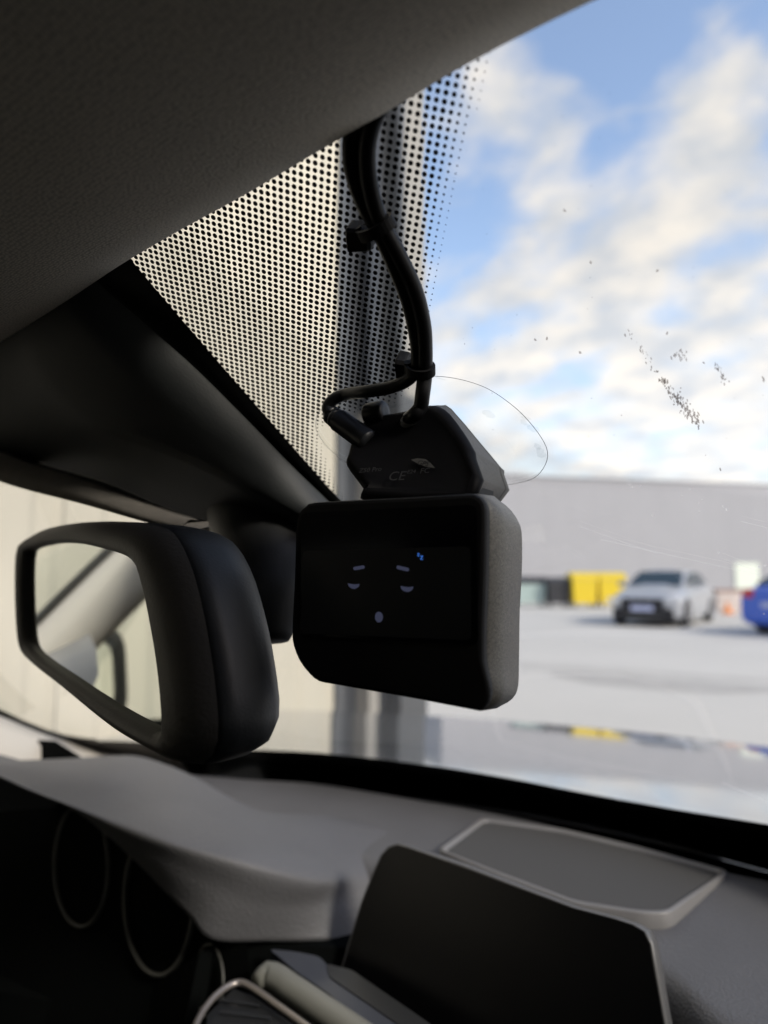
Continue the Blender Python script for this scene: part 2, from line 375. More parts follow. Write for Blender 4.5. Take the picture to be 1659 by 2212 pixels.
obj('roof', *box(-14, -1.9, -9, 4.1, H, H+.25), 'halledge', wb)
obj('end_wall', *box(-14, -2.26, 3.9, 4.0, 0, H-.01), 'cream', wb)

# long grey hall across the yard
A = at_u(1000, 1300, -1.25); hn = thing('grey_hall', 'long blue grey warehouse hall closing the far side of the yard', 'building', (0, 0, 0))
def at_d(x, y, D):       # D = distance along the view direction
    d = ray(x, y); return CAM + d*D
L0 = at_d(960, 1245, 33.7); L1 = at_d(2300, 1245, 43.5); L0.z = L1.z = 0
ht = 1.25+5.2
dv = (L1-L0).normalized(); nv = Vector((dv.y, -dv.x, 0)); 
if nv.dot(CAM-L0) < 0: nv = -nv
npan = 30; base = (L1-L0).length/npan
for k in range(npan):
    a = L0+dv*(k*base+.004); b = L0+dv*((k+1)*base-.004); q = -nv*.12
    v = [a, b, b+q, a+q]; v = v+[p+Vector((0, 0, ht-.36)) for p in v]
    obj('wall_panel', v, [(0, 1, 5, 4), (1, 2, 6, 5), (2, 3, 7, 6), (3, 0, 4, 7), (4, 5, 6, 7)], 'hall', hn)
def slab(a, b, t0, t1, z0, z1):
    v = [a+nv*t1, b+nv*t1, b+nv*t0, a+nv*t0]; v = [Vector((p.x, p.y, z0)) for p in v]+[Vector((p.x, p.y, z1)) for p in v]
    return v, [(3, 2, 1, 0), (0, 1, 5, 4), (1, 2, 6, 5), (2, 3, 7, 6), (3, 0, 4, 7), (4, 5, 6, 7)]
obj('roof_edge', *slab(L0-dv*.1, L1, -.3, .06, ht-.12, ht), 'hallcap', hn)
obj('roof_fascia', *slab(L0-dv*.1, L1, -.3, .02, ht-.355, ht-.121), 'hall', hn)
obj('roof', *slab(L0, L1, -18, -.31, ht-.6, ht-.1), 'halledge', hn)
obj('side_wall', *slab(L0, L0+dv*.2, -18, -.13, 0, ht-.61), 'hall', hn)
def on_hall(x, y, t=0.05): return at_p(x, y, L0+nv*t, nv)
p, q = on_hall(1586, 1216, .0), on_hall(1637, 1216, .0)
d_ = slab(Vector((p.x, p.y, 0)), Vector((q.x, q.y, 0)), .004, .06, 0, p.z); obj('door', *d_, 'paledoor', hn)

# =====================================================================================
#  BINS
# =====================================================================================
def local_box(o_, ex, ey, x0, x1, y0, y1, z0, z1, taper=0):
    V = []
    for z, t in ((z0, taper), (z1, 0)):
        for x, y in ((x0+t, y0+t), (x1-t, y0+t), (x1-t, y1-t), (x0+t, y1-t)): V.append(Vector(o_)+ex*x+ey*y+Vector((0, 0, z)))
    return V, [(3, 2, 1, 0), (0, 1, 5, 4), (1, 2, 6, 5), (2, 3, 7, 6), (3, 0, 4, 7), (4, 5, 6, 7)]
FWD = Vector((-sin(YAW), cos(YAW), 0)); RGT = Vector((cos(YAW), sin(YAW), 0))
def wheelie_bin(x0, x1, D, h, m, label, lidm=None, group=None):
    a = at_d(x0, 1245, D); b = at_d(x1, 1245, D); w = (b-a).length; a.z = 0
    t = thing('waste_container', label, 'waste container', a, group)
    obj('bin_body', *local_box(a, RGT, FWD, .02, w-.02, 0, .95, .16, h-.3, .06), m, t)
    # curved lid
    prof = [(-.03, h-.29), (-.02, h-.16), (.2, h-.05), (.5, h), (.8, h-.05), (.98, h-.16), (.99, h-.29)]
    rows = [[a+RGT*x+FWD*y+Vector((0, 0, z)) for y, z in prof] for x in (0, w)]
    V, Fc = loft(rows, False, True, True); obj('lid', V, Fc, lidm or m, t)
    for x in (.12, w-.12):
        for y in (.12, .8):
            obj('wheel', *lathe(a+RGT*(x-.03)+FWD*y+Vector((0, 0, .08)), RGT, [(0, .05), (.0, .08), (.06, .08), (.06, .05)], 12), 'tyre', t)
    for x in (.0, w): obj('lifting_pin', *lathe(a+RGT*(x-.03)+FWD*.48+Vector((0, 0, h-.36)), RGT, [(0, .03), (.06, .03)], 8), 'tyre', t)
    return t
wheelie_bin(1110, 1180, 28.2, 1.25, 'binmint', 'pale mint container with a dark lid, leftmost in the bin row', 'binblack')
wheelie_bin(1184, 1232, 27.8, 1.22, 'binblack', 'dark grey waste container between the mint container and the yellow ones')
wheelie_bin(1236, 1292, 27.5, 1.42, 'binyellow', 'bright yellow waste container right beside the dark grey one')
wheelie_bin(1294, 1353, 27.5, 1.42, 'binyellow', 'bright yellow waste container partly behind the silver car')

# =====================================================================================
#  PARKED CARS
# =====================================================================================
def parked_car(o_, hd, paint, label, W=1.78, Lc=4.3, Hc=1.45):
    """o_ = front centre on the ground, hd = unit vector front -> rear"""
    hd = hd.normalized(); sx = Vector((-hd.y, hd.x, 0))
    t = thing('parked_car', label, 'car', o_)
    P = lambda x, y, z: Vector(o_)+sx*x+hd*y+Vector((0, 0, z))
    st = [(0, .60, .30, .52, .64), (.08, .76, .20, .60, .74), (.35, .86, .17, .70, .86), (1.0, W/2, .17, .80, .97), (1.5, W/2, .17, .86, 1.0),
          (2.6, W/2, .17, .90, 1.02), (3.6, W/2, .17, .94, 1.04), (4.1, .85, .20, .92, 1.02), (4.27, .78, .26, .86, .98), (Lc, .70, .34, .80, .92)]
    rows = []
    for y, w, z0, zb, zt in st:
        half = [(.8*w, z0), (.97*w, z0+.06), (w, z0+.25), (w*.995, zb-.08), (.95*w, zb+.02), (.80*w, zt-.02), (.4*w, zt+.01)]
        rows.append([P(x, y, z) for x, z in half]+[P(-x, y, z) for x, z in reversed(half)])
    obj('body', *loft(rows, True, True, True), paint, t, smooth=False)
    gh = [(1.05, .74, .70, .97, .99), (1.95, .76, .58, 1.36, Hc-.02), (2.5, .77, .60, 1.40, Hc), (3.3, .76, .59, 1.36, Hc-.04), (4.05, .72, .62, 1.02, 1.05)]
    rows = []
    for y, wb2, wt, z1, z2 in gh:
        half = [(wb2, .94), (wt+.05, z1-.03), (wt, z1), (wt*.5, z2)]
        rows.append([P(x, y, z) for x, z in half]+[P(-x, y, z) for x, z in reversed(half)])
    obj('cabin', *loft(rows, True, True, True), paint, t)
    def pane(nm, pts, off, m='carglass'):
        n = (pts[1]-pts[0]).cross(pts[2]-pts[0]).normalized()
        cc = sum(pts, Vector())/len(pts)
        if n.dot(cc-P(0, 2.4, .9)) < 0: n = -n
        a = [p+n*off for p in pts]; b = [p-n*.01 for p in pts]
        return obj(nm, *loft([b, a], True, False, True), m, t)
    pane('windshield', [P(-.66, 1.14, 1.0), P(.66, 1.14, 1.0), P(.54, 1.86, 1.36), P(-.54, 1.86, 1.36)], .03)
    pane('rear_window', [P(-.6, 3.98, 1.08), P(.6, 3.98, 1.08), P(.52, 3.42, 1.34), P(-.52, 3.42, 1.34)], .03)
    for s in (-1, 1):
        pane('side_window', [P(s*.745, 1.45, 1.03), P(s*.755, 2.5, 1.03), P(s*.645, 2.5, 1.36), P(s*.64, 1.98, 1.33)], .025)
        pane('side_window', [P(s*.755, 2.56, 1.03), P(s*.74, 3.7, 1.05), P(s*.645, 3.3, 1.32), P(s*.645, 2.56, 1.36)], .025)
        for y in (.85, 3.45):
            w = obj('wheel', *lathe(P(s*.70, y, .32), sx*s, [(0, .2), (0, .30), (.03, .32), (.17, .32), (.20, .30), (.20, .22)], 24), 'tyre', t)
            r = obj('rim', *lathe(P(s*.89, y, .32), sx*s, [(0, .21), (.015, .21), (.02, .17), (.0, .05), (.02, .04)], 10), 'rim'); r.parent = w; r.matrix_parent_inverse = Matrix.Translation(-Vector(o_)); w.matrix_parent_inverse = w.matrix_parent_inverse
            r.matrix_parent_inverse = Matrix.Identity(4)
            obj('wheel_arch', *lathe(P(s*.80, y, .34), sx*s, [(0, .38), (.085, .38), (.086, .30)], 24), 'grilleblack', t)
        obj('headlight', *local_box(P(s*.70-.17, -.0, 0), sx, hd, 0, .34, .0, .2, .60, .72), 'lamp', t)
        obj('fog_lamp_recess', *local_box(P(s*.60-.12, .0, 0), sx, hd, 0, .24, -.01, .1, .28, .46), 'grilleblack', t)
        obj('tail_light', *local_box(P(s*.56-.13, Lc-.10, 0), sx, hd, 0, .26, -.02, .11, .80, .98), 'redlamp', t)
        obj('door_mirror', *local_box(P(s*.98-.1, 1.55, 0), sx, hd, 0, .2, 0, .1, .98, 1.12), paint, t)
    obj('grille', *local_box(P(-.50, -.03, 0), sx, hd, 0, 1.0, 0, .1, .30, .70, .0), 'grilleblack', t)
    obj('bumper_lower', *local_box(P(-.74, .01, 0), sx, hd, 0, 1.48, 0, .12, .17, .29), 'grilleblack', t)
    obj('number_plate', *local_box(P(-.27, -.055, 0), sx, hd, 0, .54, 0, .02, .40, .54), 'plate', t)
    obj('number_plate', *local_box(P(-.26, Lc-.01, 0), sx, hd, 0, .52, 0, .02, .60, .71), 'plate', t)
    return t
a36 = radians(36.5)
hd = RGT*sin(a36)+FWD*cos(a36)
fc = at_d(1467, 1245, 16.5)*.5+at_d(1308, 1245, 17.56)*.5; fc.z = 0
parked_car(fc, hd, 'silvercar', 'silver hatchback facing the camera in front of the yellow containers')
# blue car: tail towards us on the right edge
rear = at_d(1592, 1245, 15.0); rear.z = 0
hb = (RGT*.93+FWD*.37).normalized()       # direction of its nose
sxb = Vector((hb.y, -hb.x, 0))
parked_car(rear+hb*4.3+Vector((-hb.y, hb.x, 0))*-.82, -hb, 'bluecar', 'bright blue car seen from its tail at the right edge')
# pale blocks and a cone between the two cars
bp = at_d(1548, 1245, 24.5); bp.z = 0
obx = thing('barrier_block', 'pale pinkish concrete barrier with a brown top between the two parked cars', 'barrier', bp)
obj('block', *local_box(bp, RGT, FWD, 0, .98, 0, .5, 0, .68, .04), 'barrier', obx); obj('cap', *local_box(bp, RGT, FWD, .03, .95, .03, .47, .682, .80, .0), 'brown', obx)
cp = at_d(1568, 1245, 23.0); cp.z = 0
cn = thing('traffic_cone', 'small orange traffic cone in front of the pale barrier', 'traffic cone', cp)
obj('cone', *lathe(cp+Vector((0, 0, .03)), (0, 0, 1), [(0, .16), (.36, .03), (.37, .0)], 20), 'orange', cn); obj('base', *local_box(cp, RGT, FWD, -.2, .2, -.2, .2, 0, .03), 'orange', cn)

# =====================================================================================
#  THE CAR ROUND THE CAMERA
# =====================================================================================
car = thing('car', 'car seen from inside, grey dashboard, pale headliner, raked windshield and silver hood', 'car', (0, 0, 0))
CZ = CAM.z
# windshield
rows = [[GP(-1.0+1.5*i/40, .15-.42*j/40) for i in range(41)] for j in range(41)]
ws = obj('windshield', *loft(rows), 'glass', car, smooth=True)
# frit dots (print): a rotated square lattice on the glass
def uvof(x, y):
    p = on_glass(x, y)-CAM; return (p.x, (.135-p.z)*sqrt(1+1/SLOPE**2))
def from_uv(r, s, off): 
    p = GP(r, .135 - s/sqrt(1+1/SLOPE**2)); return p+Vector((0, -SLOPE, -1)).normalized()*off
poly = [uvof(*p) for p in [(235, 560), (272, 562), (722, 1085), (752, 1085), (715, 1010), (697, 965), (695, 925), (730, 905), (800, 888), (860, 868), (893, 832), (921, 742), (940, 640), (965, 480), (1020, 280), (1060, 130), (1120, 30), (1300, -120), (600, -50)]]
def inside(p):
    c_ = False; j = len(poly)-1
    for i in range(len(poly)):
        (xi, yi), (xj, yj) = poly[i], poly[j]
        if (yi > p[1]) != (yj > p[1]) and p[0] < (xj-xi)*(p[1]-yi)/(yj-yi)+xi: c_ = not c_
        j = i
    return c_
def edge_dist(p):
    best = 9
    for i in range(2, 16):
        a, b = Vector(poly[i]), Vector(poly[i+1]); q = Vector(p); ab = b-a
        t = max(0, min(1, (q-a).dot(ab)/ab.dot(ab))); best = min(best, (q-a-ab*t).length)
    return best
V, Fc = [], []
a_, b_2 = Vector((2.12e-3, 1.22e-3)), Vector((-1.22e-3, 2.04e-3))
o_ = Vector(uvof(888, 464))
for i in range(-90, 90):
    for j in range(-90, 90):
        p = o_ + a_*i + b_2*j
        if not inside(p): continue
        d = edge_dist(p)
        left = min(1, max(0, (-.10-p.x)/.06))
        r = (.00082+.00013*left)*min(1, .22+.78*d/.0085)
        r *= 1+.04*random.uniform(-1, 1)
        n0 = len(V)
        for k in range(10): V.append(from_uv(p.x+r*cos(2*pi*k/10), p.y+r*sin(2*pi*k/10), .0008))
        Fc.append(tuple(range(n0, n0+10)))
dots = obj('frit_dots', V, Fc, 'frit', kind='stuff'); dots.parent = ws
# solid frit strip left of the dots and the wide band along the bottom
row_strip = [(150, 470), (220, 500), (290, 562), (340, 622), (400, 692), (480, 785), (560, 877), (640, 968), (703, 1040), (742, 1082), (800, 1150), (860, 1220)]
ra = [on_glass(x, y, .0012) for x, y in row_strip]
rb = [on_glass(x-95-10*i, y+60, .0012) for i, (x, y) in enumerate(row_strip)]
o = obj('frit_border', *loft([ra, rb]), 'frit'); o.parent = ws
band_top = [(90, 1588), (160, 1600), (200, 1598), (280, 1600), (400, 1606), (520, 1616), (691, 1624), (924, 1650), (1099, 1678), (1274, 1712), (1460, 1745), (1659, 1777), (1900, 1820), (2300, 1890)]
ta = [on_glass(x, y, .0012) for x, y in band_top]
tb = [GP(-.88+1.34*i/13, -.222)+Vector((0, -.0015, 0)) for i in range(14)]
ta2 = spline(ta, 60); tb2 = []
for k_, p in enumerate(ta2): tb2.append(GP(p.x, (p.z-CZ)*(1-min(1, .2+k_/7))-.268*min(1, .2+k_/7))+Vector((0, -.0012, 0)))
o = obj('frit_border', *loft([ta2, tb2]), 'frit'); o.parent = ws
# side band climbing along the driver's pillar
sidec = [(-160, 1490), (-60, 1515), (0, 1538), (50, 1562), (100, 1582), (140, 1594), (175, 1600), (210, 1604)]
o = obj('frit_border', *loft([[on_glass(x, y-9, .0012) for x, y in sidec], [on_glass(x, y+10, .0012) for x, y in sidec]]), 'frit'); o.parent = ws
# dried smears on the outside of the glass, in focus
V, Fc = [], []
def fleck(x, y, w, h, ang, store, m_=None):
    V_, F_ = store; n0 = len(V_)
    k = 6
    for i in range(k):
        a = 2*pi*i/k; dx, dy = w*cos(a)*random.uniform(.6, 1.2), h*sin(a)*random.uniform(.6, 1.2)
        V_.append(on_glass(x+dx*cos(ang)-dy*sin(ang), y+dx*sin(ang)+dy*cos(ang), -.001))
    F_.append(tuple(range(n0, n0+k)))
S = (V, Fc)
for t in range(130):
    u = random.random(); x = 1428+u*82+random.gauss(0, 5); y = 824+u*98+random.gauss(0, 5)+(0 if u < .5 else random.uniform(-8, 6))
    fleck(x, y, random.uniform(1, 3.0), random.uniform(2, 6), random.uniform(-.6, .3), S)
for t in range(30):
    u = random.random(); fleck(1355+u*65+random.gauss(0, 3), 718+u*90+random.gauss(0, 4), random.uniform(.7, 2), random.uniform(1, 4), random.uniform(-.6, .2), S)
for t in range(24): fleck(1448+random.random()*35, 770+random.gauss(0, 6), random.uniform(.7, 1.8), random.uniform(2, 6), random.uniform(-.4, .2), S)
for t in range(26):
    u = random.random(); fleck(1545+u*25+random.gauss(0, 4), 790+u*45, random.uniform(1, 2.2), random.uniform(2, 5), random.uniform(-.6, .2), S)
rs_ = random.Random(7)
for _ in range(70): fleck(rs_.uniform(960, 1655), rs_.uniform(150, 1000), rs_.uniform(.5, 1.3), rs_.uniform(.6, 1.6), rs_.uniform(-1, 1), S)
for x, y in [(1350, 728), (1440, 724), (1648, 820), (1218, 458), (1155, 737), (1420, 588), (1252, 765), (1556, 1018), (1275, 570), (1180, 735), (1650, 825), (1470, 760), (1520, 788)]: fleck(x, y, 2.5, 4.5, random.uniform(-1, 1), S)
o = obj('dried_smear', V, Fc, 'smear', kind='stuff'); o.parent = ws
V, Fc = [], []; S = (V, Fc)
for x, y, w, h, a in [(1356, 1027, 6, 1.3, .1), (1552, 1198, 4, 2, .2), (1562, 1098, 5, 2, .8), (1570, 1106, 4, 2, .8), (1600, 1040, 3, 1, .1), (1698, 1060, 4, 1.5, 0), (1692, 1090, 4, 1.5, .2), (1689, 1102, 3, 1.2, .2), (1696, 1122, 5, 1.5, 0),
                      (1640, 1228, 6, 4, .3), (1652, 1226, 5, 3, .2), (1366, 1056, 3, 2, .5), (1360, 1050, 4, 1.3, .4), (1490, 1060, 3, 1.6, .1), (1516, 1083, 2.6, 1.6, .1), (1509, 1090, 2, 1.6, .1), (1511, 1108, 4, 1.2, .1), (1409, 1117, 1.6, 3, 0), (1382, 1053, 3, 2, .5), (1650, 1330, 2, 2, 0)]:
    fleck(x, y, w*.8, h*.8, a, S)
for (x0, y0, x1, y1) in [(1540, 1668, 1640, 1720)]:
    pass
for _ in range(60): fleck(rs_.uniform(1120, 1655), rs_.uniform(1040, 1560), rs_.uniform(.5, 1.5), rs_.uniform(.5, 1.1), rs_.uniform(-.3, .5), S)
# fine wiper scratches catching the light
def scratch(x0, y0, x1, y1, w):
    n0 = len(V)
    for t in (0, .33, .66, 1):
        x, y = x0+(x1-x0)*t, y0+(y1-y0)*t+4*t*(1-t)
        V.append(on_glass(x, y-w/2, .0015)); V.append(on_glass(x, y+w/2, .0015))
    for k in range(3): Fc.append((n0+2*k, n0+2*k+1, n0+2*k+3, n0+2*k+2))
for s_ in [(1560, 1685, 1648, 1722, .9), (1100, 1705, 1190, 1740, .6), (1330, 1720, 1420, 1772, 1.4), (1495, 1750, 1590, 1800, .8), (1380, 1690, 1500, 1770, .6), (1600, 1120, 1900, 1190, .5), (1300, 1160, 1640, 1235, .5), (1560, 1200, 1640, 1228, .6), (1250, 1130, 1420, 1190, .4)]: scratch(*s_)
o = obj('light_scratches', V, Fc, 'fleck', kind='stuff'); o.parent = ws

# headliner: rolled front edge over the top of the glass, then back over the cabin
edge_px = [(-900, 1150), (-500, 985), (-200, 845), (0, 742), (150, 652), (290, 560), (420, 484), (560, 408), (730, 308), (850, 240), (1050, 122), (1300, -2), (1500, -88), (1900, -260)]
E0 = [on_glass(x, y, .004) for x, y in edge_px]
E0 = spline(E0, 80)
prof = [(.010, .012), (.004, .004), (0, 0), (-.006, -.0035), (-.014, -.0076), (-.026, -.0122), (-.042, -.0148), (-.06, -.0150), (-.09, -.011), (-.14, 0), (-.22, .014), (-.4, .03), (-.8, .036), (-1.25, .025)]
rows = []; uvs = []
for df, du in prof:
    rows.append([p+Vector((0, df, du)) for p in E0])
R2 = surf(rows, 80, 60)
uvs = []
for j, r in enumerate(R2):
    for i, p in enumerate(r): uvs.append((p.x, p.y + p.z))
hl = obj('headliner', *loft(R2), 'fabric', car, smooth=True, uvs=uvs)
obj('roof_panel', *box(-.98, .48, -1.6, .135, CZ+.19, CZ+.21), 'hood', car)

# sensor cover on the glass left of the dots
rf = [(130, 520), (211, 612), (300, 690), (408, 784), (520, 895), (620, 998), (703, 1079), (790, 1165)]
rg = [(20, 560), (60, 690), (100, 800), (202, 901), (328, 948), (469, 1009), (638, 1102), (760, 1185)]
rl = [(-170, 880), (-80, 940), (0, 986), (187, 1060), (300, 1100), (420, 1152), (560, 1260), (680, 1340)]
rs = [(x+8, y-5) for x, y in rf]
def lerp_px(a, b, t): return [(p[0]*(1-t)+q[0]*t, p[1]*(1-t)+q[1]*t) for p, q in zip(a, b)]
def toward(P, k): return [CAM+(p-CAM)*k for p in P]
r0 = [on_glass(x, y, .002) for x, y in rs]
KK = [.15, .2, .45, .8, 1, 1, 1, 1]
def toward2(P, k): return [CAM+(p-CAM)*(.99+(k-.99)*q) for p, q in zip(P, KK)]
r1 = toward2([on_glass(x, y) for x, y in rf], .965)
rm = toward2([on_glass(x, y) for x, y in lerp_px(rf, rg, .5)], .925)
r2 = toward2([on_glass(x, y) for x, y in rg], .895)
r2b = toward2([on_glass(x, y) for x, y in lerp_px(rg, rl, .15)], .90)
r3 = toward2([on_glass(x, y) for x, y in lerp_px(rg, rl, .6)], .95)
r4 = toward2([on_glass(x, y) for x, y in rl], .975)
rr = [spline(q, 50) for q in (r0, r1, rm, r2, r2b, r3, r4)]
sc_rows = []
for a in range(len(rr)-1):
    sc_rows.append(rr[a])
sc_rows.append(rr[-1])
sc = obj('sensor_cover', *loft(sc_rows), 'cover', car, smooth=False)
for p in sc.data.polygons: p.use_smooth = True
# driver's sun visor folded up beyond the cover
vt = [(-160, 860), (0, 975), (190, 1040), (330, 1098), (410, 1122)]; vb = [(-160, 968), (0, 1040), (190, 1092), (330, 1132), (410, 1148)]
va = [at_f(x, y, .232) for x, y in vt]; vbb = [at_f(x, y, .222) for x, y in vb]
vbk = [p+Vector((0, .012, .003)) for p in vbb]; vtk = [p+Vector((0, .012, 0)) for p in va]
va, vbb, vbk, vtk = [spline(q, 24) for q in (va, vbb, vbk, vtk)]
vm = [(p+q)/2+Vector((0, -.004, -.0)) for p, q in zip(va, vbb)]
tag(obj('sun_visor', *loft([va, vm, vbb, vbk, vtk, va]), 'visor', smooth=True), 'folded up brownish grey sun visor edge left of the black sensor cover', 'sun visor')

# dashboard -------------------------------------------------------------------------
def U(px, u): return at_u(px[0], px[1], u)
far_px = [(400, 1673), (540, 1684), (691, 1694), (924, 1732), (1041, 1752), (1215, 1790), (1391, 1831), (1566, 1884), (1659, 1903), (1850, 1960), (2100, 2040)]
# right/centre pad
near_f = .447
D0 = [U(p, -.2155) for p in far_px]; D0 = spline(D0, 60)
rowsd = []
for j in range(24):
    t = j/23; row = []
    for p in D0:
        f1 = .452+.045*max(0, min(1, (-.07-p.x)/.19))-.035*max(0, min(1, (p.x+.068)/.03))
        y = p.y*(1-t)+f1*t; z = p.z - .010*t*t - .003*math.sin(pi*t)
        row.append(Vector((p.x, y, z)))
    rowsd.append(row)
for k in range(1, 7):        # rolled front lip falling away towards the passenger
    a = k/6*pi/2
    rowsd.append([Vector((p.x, p.y-.02*sin(a), p.z-.02*(1-cos(a)))) for p in rowsd[23]])
rowsd.append([p+Vector((0, -.002, -.06)) for p in rowsd[-1]])
# skirt behind: drop under the glass
rowsd.insert(0, [p+Vector((0, .012, -.012)) for p in D0])
pad = obj('dashboard', *loft(rowsd), 'dash', car, smooth=True)
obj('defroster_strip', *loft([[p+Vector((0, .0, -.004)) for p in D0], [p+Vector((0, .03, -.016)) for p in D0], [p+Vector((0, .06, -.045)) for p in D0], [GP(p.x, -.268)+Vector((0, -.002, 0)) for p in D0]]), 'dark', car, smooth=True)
for k in range(15):        # defroster slots
    q_ = D0[24+2*k]; w_ = D0[25+2*k]
    obj('defroster_slot', *loft([[q_+Vector((0, .006, -.004)), w_+Vector((0, .006, -.004))], [q_+Vector((0, .012, -.0062)), w_+Vector((0, .012, -.0062))]]), 'darktrim', car)
# instrument binnacle hood with its soft saddle flowing into the pad
q0 = [((-300, 1664), -.17), ((-100, 1652), -.17), ((0, 1646), -.17), ((150, 1638), -.17), ((280, 1632), -.17), ((340, 1647), -.175), ((400, 1672), -.18), ((470, 1712), -.19), ((540, 1745), -.2), ((600, 1757), -.206), ((680, 1760), -.212), ((760, 1772), -.219), ((840, 1790), -.2225)]
q1 = [((-300, 1600), -.155), ((-100, 1640), -.162), ((0, 1672), -.167), ((75, 1706), -.168), ((150, 1736), -.170), ((250, 1775), -.175), ((350, 1812), -.18), ((440, 1838), -.187), ((530, 1862), -.196), ((620, 1885), -.209), ((700, 1900), -.222), ((770, 1890), -.231), ((850, 1875), -.237)]
q2 = [((-300, 1606), -.157), ((-100, 1647), -.164), ((0, 1681), -.170), ((75, 1714), -.172), ((150, 1745), -.176), ((222, 1797), -.188), ((300, 1868), -.208), ((365, 1935), -.224), ((408, 1978), -.234), ((452, 2027), -.247), ((580, 2032), -.256), ((705, 2031), -.262), ((800, 2030), -.268)]
A0, A1, A2 = [[U(p, u) for p, u in q] for q in (q0, q1, q2)]
Am = [(a+b)/2+Vector((0, 0, .004)) for a, b in zip(A0, A1)]
Am2 = [(a+b)/2+Vector((0, -.004, .002)) for a, b in zip(A1, A2)]
def blend(Ax, Ay, t): return [a*(1-t)+b*t for a, b in zip(Ax, Ay)]
Ab = [p+Vector((0, .02, -.012)) for p in A0]; Abb = [p+Vector((.01, .04, -.05)) for p in A0]
rws = surf([Abb, Ab, A0, Am, A1, Am2, A2], 90, 70)
under = [p+Vector((-.002, .006, -.004)) for p in rws[-1]]
under2 = [p+Vector((-.01, .05, -.006)) for p in rws[-1]]
obj('instrument_hood', *loft(rws+[under, under2]), 'dash', car, smooth=True)
# dark cavity with two dials
cav = [at_u(-300, 1640, -.2), at_u(880, 1640, -.2)]
ip = thing  # (kept simple: the cluster is a part of the car)
pc = at_f(300, 1950, .40)
cl_n = Vector((-.10, -1, .35)).normalized()
def on_cluster(x, y, off=0): return at_p(x, y, pc+cl_n*off, cl_n)
quad = [on_cluster(-300, 1580), on_cluster(120, 1600), on_cluster(520, 1850), on_cluster(560, 2400), on_cluster(-300, 2400)]
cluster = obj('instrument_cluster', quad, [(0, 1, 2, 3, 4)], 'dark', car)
for (cx, cy_, rx, ry, th) in [(176, 1870, 58, 132, .0014), (343, 1945, 74, 162, .0017), (452, 2120, 30, 80, .0010)]:
    pth = [on_cluster(cx+rx*cos(a), cy_+ry*sin(a), .004) for a in [2*pi*k/48 for k in range(49)]]
    o = obj('dial_ring', *tube(pth, th, 8, False), 'gauge', smooth=True); o.parent = cluster
# everything lower: centre stack body
body_px = [(-300, 2100), (250, 2180), (430, 2060), (470, 2036), (740, 2046), (900, 2100)]
Bt = [at_u(x, y, u_) for (x, y), u_ in zip(body_px, (-.36, -.34, -.262, -.262, -.262, -.262))]
Bn = [p+Vector((0, -.03, -.10)) for p in Bt]
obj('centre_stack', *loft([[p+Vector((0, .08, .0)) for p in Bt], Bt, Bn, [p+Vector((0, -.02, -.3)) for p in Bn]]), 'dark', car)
# trim with bluish gloss under the screen
def slabpx(name, px, u, m, th=.006, par=car, r=0):
    P_ = [at_u(x, y, u) for x, y in px]
    if r: P_ = roundpoly(P_, r)
    Q_ = [p-Vector((0, 0, th)) for p in P_]
    return obj(name, *loft([Q_, P_], True, True, True), m, par)
slabpx('gloss_trim', [(582, 2050), (640, 2056), (690, 2066), (712, 2090), (900, 2230), (800, 2230), (716, 2150), (640, 2098)], -.258, 'bluegloss', r=.004)
slabpx('trim_strip', [(706, 2082), (760, 2095), (1000, 2260), (930, 2260), (712, 2110)], -.2572, 'darktrim', r=.003)
# beige blade
bl = [at_u(x, y, -.262) for x, y in [(573, 2110), (600, 2098), (650, 2128), (720, 2175), (790, 2222), (860, 2270)]]
obj('vent_blade', *tube(spline([p+Vector((-.004, -.004, -.002)) for p in bl], 30), lambda t: .0085*min(1, .55+t*8), 16), 'beigebar', car, smooth=True)
# air vent frame, silver
vf = [at_u(x, y, -.262) for x, y in [(405, 2290), (424, 2212), (455, 2162), (490, 2132), (518, 2122), (546, 2134), (600, 2172), (650, 2208), (720, 2260)]]
avf = obj('air_vent', *tube(spline(vf, 50), .0021, 10), 'silver', car, smooth=True)
vq = [at_u(x, y, -.268) for x, y in [(430, 2290), (450, 2190), (505, 2135), (545, 2150), (650, 2225), (700, 2290)]]
o = obj('vent_louvre', vq, [tuple(range(6))], 'darktrim'); o.parent = avf
for k in range(4):
    a = at_u(470+8*k, 2160+28*k, -.266); b = at_u(560+24*k, 2172+28*k, -.266)
    o = obj('vent_louvre', *tube([a, b], .0009, 6), 'darktrim'); o.parent = avf

# speaker grille on the pad
gp = [(1040, 1768), (1200, 1790), (1391, 1834), (1575, 1884), (1510, 1932), (1447, 1974), (1400, 1976), (1300, 1962), (1200, 1936), (1060, 1884), (945, 1836), (990, 1798)]
gp = [(1040, 1769), (1215, 1793), (1391, 1834), (1578, 1886), (1447, 1977), (1390, 1977), (1240, 1955), (1060, 1886), (945, 1838)]
ring = [at_u(x, y, -.2148) for x, y in gp]
ringS = roundpoly(ring, .007, 6)
for q in ringS: q.z += .0
inn = inset(ringS, .0058, Vector((0, 0, -.001)))
def lift(R_, dz): return [p+Vector((0, 0, dz)) for p in R_]
obj('speaker_frame', *loft([lift(ringS, -.012), lift(ringS, .0006), lift(inset(ringS, .0010), .0016), lift(inset(ringS, .0044), .0012), lift(inn, -.0012)], True), 'frame', car, smooth=True)
obj('speaker_grille', lift(inn, .0005), [tuple(range(len(inn)))], 'grille', car)

